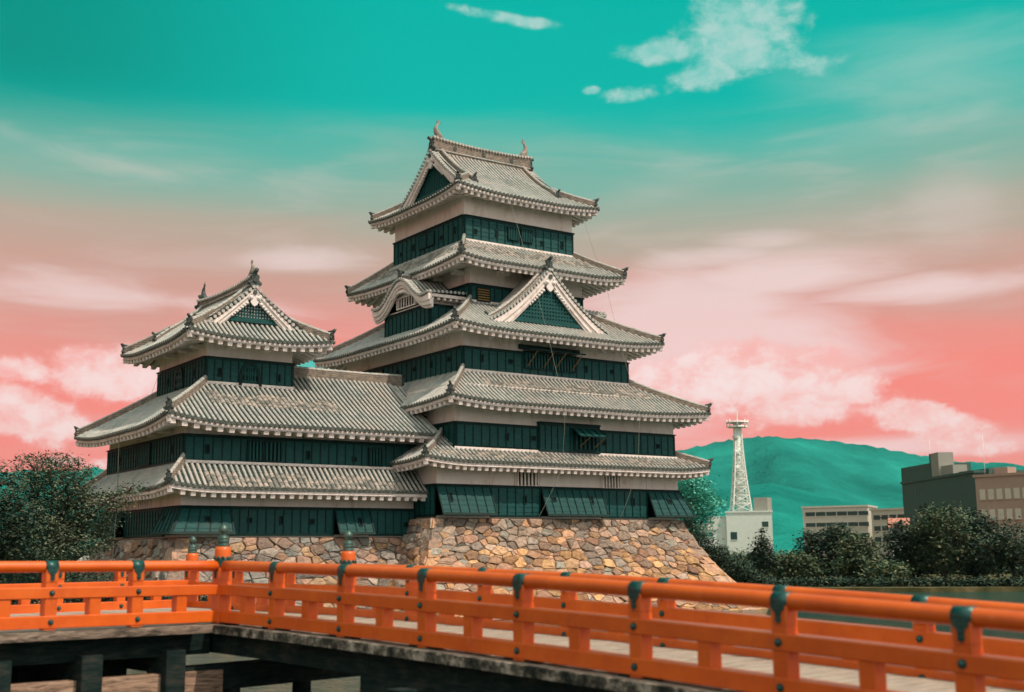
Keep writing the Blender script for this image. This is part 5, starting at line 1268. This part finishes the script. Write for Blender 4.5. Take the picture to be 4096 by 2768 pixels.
# park trees across the moat
PT = [(2960, 2285, 128, 100, 62, 0, 'low grey-green tree nearest the stone base across the moat'), (3150, 2270, 126, 100, 62, 0, 'rounded bushy tree at the foot of the white building'),
      (3305, 2222, 130, 100, 105, 1, 'dark round tree under the banded office building'), (3425, 2240, 124, 80, 98, 2, 'small olive tree left of the widest park tree'),
      (3640, 2215, 128, 105, 115, 1, 'broad dark tree in front of the dark slab building'), (3765, 2165, 126, 115, 135, 0, 'tallest yellow-green tree in the right-hand tree group'), (3885, 2180, 129, 100, 130, 1, 'deep green tree second from the right edge'), (4040, 2215, 124, 120, 118, 1, 'dark tree cut by the right edge of the photo'),
      (3530, 2300, 120, 60, 36, 0, 'low shrub-like tree at the water between taller trees')]
for i, (px, py, D, a, b, kd, lab) in enumerate(PT):
    r_ = random.Random(40 + i); bl = [B_(px, py, D, a, b)] + [B_(px + r_.uniform(-.8, .8) * a, py + r_.uniform(-.75, .8) * b, D + r_.uniform(-2, 2), a * .5, b * .45) for _ in range(7)]
    tree('park_tree', lab, 'tree', (*polar(px, D)[:2], WZ + .3), bl, 6500, .20, (M_leafy, M_leafd, M_leafy)[kd], 50 + i, .28, .42, 'trees in the park across the moat')
bl = [B_(3040, 2130 + 22 * j, 118, 8 + j * 9, 22) for j in range(7)]
tree('cypress', 'pointed dark cypress in front of the white building', 'tree', (*polar(3040, 118)[:2], WZ + .3), bl, 5000, .16, M_leafd, 70, .2, .25)
# far wood that reads as one mass
wd = MB(); rnd = random.Random(9); bl = []
for i in range(46): px = 2650 + i * 36; bl.append(B_(px, 2290 + rnd.uniform(-16, 14), 175 + rnd.uniform(-8, 8), 60, 48))
for i in range(26): px = -700 + i * 52; bl.append(B_(px, 2260 + rnd.uniform(-20, 14), 165 + rnd.uniform(-8, 8), 75, 60))
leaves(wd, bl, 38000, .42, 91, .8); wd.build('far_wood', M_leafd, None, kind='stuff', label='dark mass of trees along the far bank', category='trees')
hg = MB(); bl = []
for i in range(40): px = 2850 + i * 34; bl.append(B_(px, 2335, 112, 40, 16))
leaves(hg, bl, 14000, .16, 92, .3); hg.build('waterside_growth', M_leafd, None, kind='stuff', label='low undergrowth along the far bank of the moat', category='undergrowth')
hg = MB(); bl = []
for i in range(22): px = -100 + i * 46; bl.append(B_(px, 2395 + rnd.uniform(-10, 10), 55, 50, 22))
leaves(hg, bl, 9000, .08, 93, .2); hg.build('bank_growth', M_leafd, None, kind='stuff', label='low growth on the bank behind the left railing', category='undergrowth')
# rubble along the island's edge seen through the railings
def boulder(mb, c_, r, rnd, col):
    pts = []; n = 7
    vs = []
    for i in range(4):
        th = pi * (i + .5) / 4.6
        for k in range(n): an = 2 * pi * k / n + i * .4; q = rnd.uniform(.75, 1.15); vs.append(V(c_) + V((r * sin(th) * cos(an) * q * 1.2, r * sin(th) * sin(an) * q, r * cos(th) * q * .75)))
    vs.append(V(c_) + V((0, 0, r * .7))); fs = []
    for i in range(3):
        for k in range(n): fs.append((i * n + k, (i + 1) * n + k, (i + 1) * n + (k + 1) % n, i * n + (k + 1) % n))
    for k in range(n): fs.append((4 * n, k, (k + 1) % n))
    mb.add(vs, fs, False, col)
rb_ = MB(); rnd = random.Random(12)
edge = [V((9, 46.8)), V((14.5, 49.8)), V((17.4, 56)), V((17.2, 70))]
for i in range(520):
    t = rnd.uniform(0, 2.999); k = int(t); p = edge[k].lerp(edge[k + 1], t - k); h_ = rnd.uniform(0, 1); r = rnd.uniform(.12, .38); col = rnd.choice(PAL); q = rnd.uniform(.6, 1.1)
    boulder(rb_, (p.x + (1 - h_) * .9 + rnd.uniform(-.2, .2), p.y - (1 - h_) * .9, WZ + h_ * 1.2), r, rnd, tuple(x * q for x in col))
rb_.build('rubble', M_stone, None, kind='stuff', label='loose stones edging the bank behind the railing', category='stones')

# small tiled roof glimpsed behind the bank on the left
sh_ = empty('garden_wall', polar(440, 78, -2.3), 'low tiled wall glimpsed between the cherry tree and the stone base', 'wall')
a_, b_2 = polar(330, 84), polar(560, 74)
q = MB(); q.beam(V((a_.x, a_.y, -1.6)), V((b_2.x, b_2.y, -1.6)), .6, 2.2); q.build('wall', M_plaster, sh_)
q = MB(); dv = (b_2 - a_).normalized(); sv_ = V((-dv.y, dv.x, 0)); L_ = (b_2 - a_).length
for i in range(int(L_ / .3)):
    c_ = a_ + dv * (.3 * i); 
    for sg in (-1, 1): tile_strip(q, [c_ + sv_ * (sg * .9) + V((0, 0, -.55)), c_ + sv_ * (sg * .5) + V((0, 0, -.28)), c_ + V((0, 0, .05))], dv)
for sg in (-1, 1): q.add([a_ + sv_ * sg * .9 + V((0, 0, -.57)), b_2 + sv_ * sg * .9 + V((0, 0, -.57)), b_2 + V((0, 0, .03)), a_ + V((0, 0, .03))], [(0, 1, 2, 3)])
q.build('tiled_coping', M_tile, sh_)

# =================================================================== TOWN BEYOND
class Frame2:
    """local frame of a far building: a = along, d = away, z up"""
    def __init__(s, px0, px1, D0, D1=None):
        s.a = polar(px0, D0); s.b = polar(px1, D1 or D0); s.u = (s.b - s.a); s.L = s.u.length; s.u.normalize(); s.n = V((-s.u.y, s.u.x, 0))
        if s.n.dot(Fv) < 0: s.n = -s.n
    def P(s, u, z, o): return s.a + s.u * u - s.n * o + V((0, 0, z))
def fbuilding(name, label, fr, z0, z1, depth, m, wins, roof=True, wm=M_glass, cat='building'):
    root = empty(name, fr.a.lerp(fr.b, .5) + V((0, 0, z0)), label, cat, {'office_building': 'office buildings beyond the moat', 'house': 'small houses beyond the moat'}.get(name)); q = MB(); q.fbox(fr.P, 0, fr.L, z0, z1, -depth, 0); q.build('wall', m, root)
    if roof: q = MB(); q.fbox(fr.P, -.3, fr.L + .3, z1, z1 + .5, -depth - .3, .3); q.build('parapet', m, root)
    for (u0, u1, a, b, *mm) in wins:
        q = MB(); q.fbox(fr.P, u0, u1, a, b, -.05, .06); wo_ = q.build('window', mm[0] if mm else wm, root)
        k = MB(); k.fbox(fr.P, u0 - .1, u1 + .1, a - .18, a, 0, .16); k.build('sill', m, wo_)
    return root
GZ = WZ + .3
# white building with the lattice mast
fr = Frame2(2902, 3086, 400, 400); zt = elev(3000, 2050, 400)
wbld = fbuilding('white_building', 'plain white block carrying the tall telecom mast', fr, GZ, zt, 16, M_bwhite, [(1.2, 3.2, zt * .3, zt * .5), (fr.L - 3.2, fr.L - 1.2, zt * .62, zt * .76)])
fr2 = Frame2(2828, 2902, 402, 402); q = MB(); q.fbox(fr2.P, 0, fr2.L + .5, GZ, zt - 1.0, -14, -.4); q.build('side_wing', M_bwhite, wbld)
fr3 = Frame2(3015, 3070, 404, 403); q = MB(); q.fbox(fr3.P, 0, fr3.L, zt, elev(3040, 1990, 404), -6, 0); q.build('roof_house', M_bgrey, wbld)
mast = empty('telecom_mast', polar(2962, 404, zt), 'tall pale lattice telecom mast standing on the white building', 'mast')
q = MB(); zb_, ztp = zt + .4, elev(2960, 1690, 404); cb = polar(2962, 404)
def leg(k, z):
    f = (z - zb_) / (ztp - zb_); r = 2.9 * (1 - f) ** 1.7 + 1.35; an = HEAD + pi / 4 + k * pi / 2; return cb + V((cos(an) * r, sin(an) * r, z))
lv = [zb_ + (ztp - zb_) * i / 11 for i in range(12)]
for k in range(4):
    q.tube([leg(k, z) for z in lv], .24, 6)
    for i in range(11): q.tube([leg(k, lv[i]), leg((k + 1) % 4, lv[i + 1])], .10, 5); q.tube([leg((k + 1) % 4, lv[i]), leg(k, lv[i + 1])], .10, 5); q.tube([leg(k, lv[i + 1]), leg((k + 1) % 4, lv[i + 1])], .12, 5)
q.build('lattice', M_steel, mast)
q = MB()
for z, r in ((ztp - 1.6, 3.3), (ztp - .1, 3.6)): q.lathe(cb + V((0, 0, z)), [(r, 0), (r, .35), (r - .2, .4)], 16)
for k in range(8): an = k * pi / 4; q.tube([cb + V((cos(an) * 3.4, sin(an) * 3.4, ztp - 1.5)), cb + V((cos(an) * 3.4, sin(an) * 3.4, ztp + .9))], .16, 6)
q.build('platform', M_steel, mast)
q = MB(); q.tube([cb + V((0, 0, zb_)), cb + V((0, 0, ztp))], 1.25, 12); q.tube([cb + V((0, 0, ztp)), cb + V((0, 0, ztp + 3.5))], .15, 6)
for k in range(5): q.tube([cb + V((-.9, 0, zb_ + 4 + k * 5)), cb + V((-1.7, -.6, zb_ + 4 + k * 5))], [1.0, 1.0], 12)
q.build('core_and_dishes', M_bwhite, mast)
# banded office building
fr = Frame2(3210, 3470, 372, 368); z1 = elev(3340, 2030, 370); bands = []
for i in range(4): a = z1 - 1.0 - 3.1 * (i + 1); bands += [(.8 + k * 3.05, .8 + k * 3.05 + 2.8, a + 1.7, a + 2.9) for k in range(int(fr.L / 3.05))]
fbuilding('office_building', 'pale banded office building beside the white block', fr, GZ, z1, 14, M_bpanel, bands)
fr = Frame2(3485, 3640, 360, 352); z1 = elev(3560, 2040, 356)
fbuilding('office_building', 'low pale office annex touching the dark slab building', fr, GZ, z1, 12, M_bpanel, [(.8 + k * 2.7, 3.0 + k * 2.7, z1 - 2.6 - 3 * j, z1 - 1.3 - 3 * j) for j in range(3) for k in range(int(fr.L / 2.7))])
# dark slab + brown office block
fr = Frame2(3617, 3912, 300, 262); z1 = elev(3700, 1872, 288); dk_ = fbuilding('dark_building', 'dark windowless slab building with a pale chimney tower', fr, GZ, elev(3800, 1913, 280), 10, M_bdark, [(fr.L * .2, fr.L * .2 + .6, z1 - 5.5, z1 - 4.3)])
frt = Frame2(3617, 3738, 300, 284.4); q = MB(); q.fbox(frt.P, -.05, frt.L, z1 - 8, elev(3680, 1862, 292), -9, .05); q.build('upper_block', M_bdark, dk_)
frc = Frame2(3738, 3775, 284, 279); q = MB(); q.fbox(frc.P, 0, 1.0, z1, elev(3750, 1813, 282), -3.0, .3); q.build('chimney', M_bdark, dk_); q = MB(); q.fbox(frc.P, 1.0, frc.L, z1 - 6, elev(3750, 1813, 282), -3.0, .3); q.build('chimney', M_bgrey, dk_)
frd = Frame2(3775, 3830, 280, 275); q = MB(); q.fbox(frd.P, 0, frd.L, z1 - 5, elev(3800, 1862, 278), -3.0, .2); q.build('roof_house', M_bgrey, dk_)
frd = Frame2(3852, 3975, 271, 262); q = MB(); q.fbox(frd.P, 0, frd.L, z1 - 7, elev(3900, 1880, 266), -4.0, .2); q.build('roof_house', M_bdark, dk_)
q = MB(); tp_ = polar(3738, 284); q.tube([V((tp_.x, tp_.y, z1)), V((tp_.x, tp_.y, elev(3738, 1760, 284)))], .05, 4); q.build('antenna', M_steel, dk_)
fr = Frame2(3912, 4260, 258, 250); z1 = elev(4000, 1905, 256); wn = []
for j in range(3):
    for k in range(int(fr.L / 1.75)): wn.append((.8 + k * 1.75, .8 + k * 1.75 + 1.15, z1 - 4.4 - 3.9 * j, z1 - 2.4 - 3.9 * j, M_bpanel))
br_ = fbuilding('office_building', 'brown office block with rows of square windows at the right edge', fr, GZ, z1, 14, M_bbrown, wn)
fre = Frame2(3965, 4035, 262, 260); q = MB(); q.fbox(fre.P, 0, fre.L, z1, elev(4000, 1868, 261), -4, -1); q.build('roof_house', M_bbrown, br_)
q = MB(); tp_ = polar(3955, 262); q.tube([V((tp_.x, tp_.y, z1)), V((tp_.x, tp_.y, elev(3960, 1740, 262)))], .05, 4); q.build('antenna', M_steel, br_)
# houses glimpsed between trees
hs = [(2790, 2120, 2860, 330, M_bwhite, 'small pale house behind the shrub beside the stone base'), (3560, 2110, 3630, 240, M_bwhite, 'small white house between the two office buildings')]
for px0, py, px1, D, m_, lab in hs:
    fr = Frame2(px0, px1, D); z1 = elev(px0, py, D); h_ = fbuilding('house', lab, fr, GZ, z1, 8, m_, [(.8, 2.0, z1 - 1.8, z1 - .8), (fr.L - 2.0, fr.L - .9, z1 - 1.8, z1 - .8)], roof=False, cat='house')
    q = MB(); A1, B1, A2, B2 = fr.P(-.4, z1, .5), fr.P(fr.L + .4, z1, .5), fr.P(-.4, z1, -8.5), fr.P(fr.L + .4, z1, -8.5); T1, T2 = fr.P(-.4, z1 + 1.8, -4), fr.P(fr.L + .4, z1 + 1.8, -4)
    q.add([A1, B1, T2, T1, A2, B2], [(0, 1, 2, 3), (5, 4, 3, 2), (0, 3, 4), (1, 5, 2)]); q.build('roof', M_coral if 'between' in lab else M_bgrey, h_)
# pale path along the far shore
pp = [polar(px, D) for px, D in ((3300, 113), (3700, 113), (4300, 117), (4300, 121), (3700, 117), (3300, 117))]
q = MB(); q.add([(p.x, p.y, WZ + .36) for p in pp], [tuple(range(6))]); q.build('path', M_sand, kind='structure')

# =================================================================== AIR
hm_ = bpy.data.materials.new('haze_mat'); hm_.use_nodes = True; ht = hm_.node_tree; ht.nodes.clear()
pv = ht.nodes.new('ShaderNodeVolumePrincipled'); pv.inputs['Color'].default_value = (.32, .78, .74, 1); pv.inputs['Density'].default_value = HAZE; pv.inputs['Anisotropy'].default_value = 0.0
ho = ht.nodes.new('ShaderNodeOutputMaterial'); ht.links.new(pv.outputs[0], ho.inputs['Volume'])
q = MB(); q.box(-1000, 4000, -1000, 4000, WZ - 6.5, 300); hz_ = q.build('haze', hm_, kind='stuff'); hz_['label'] = 'thin pale haze over the moat, town and hills'; hz_['category'] = 'haze'
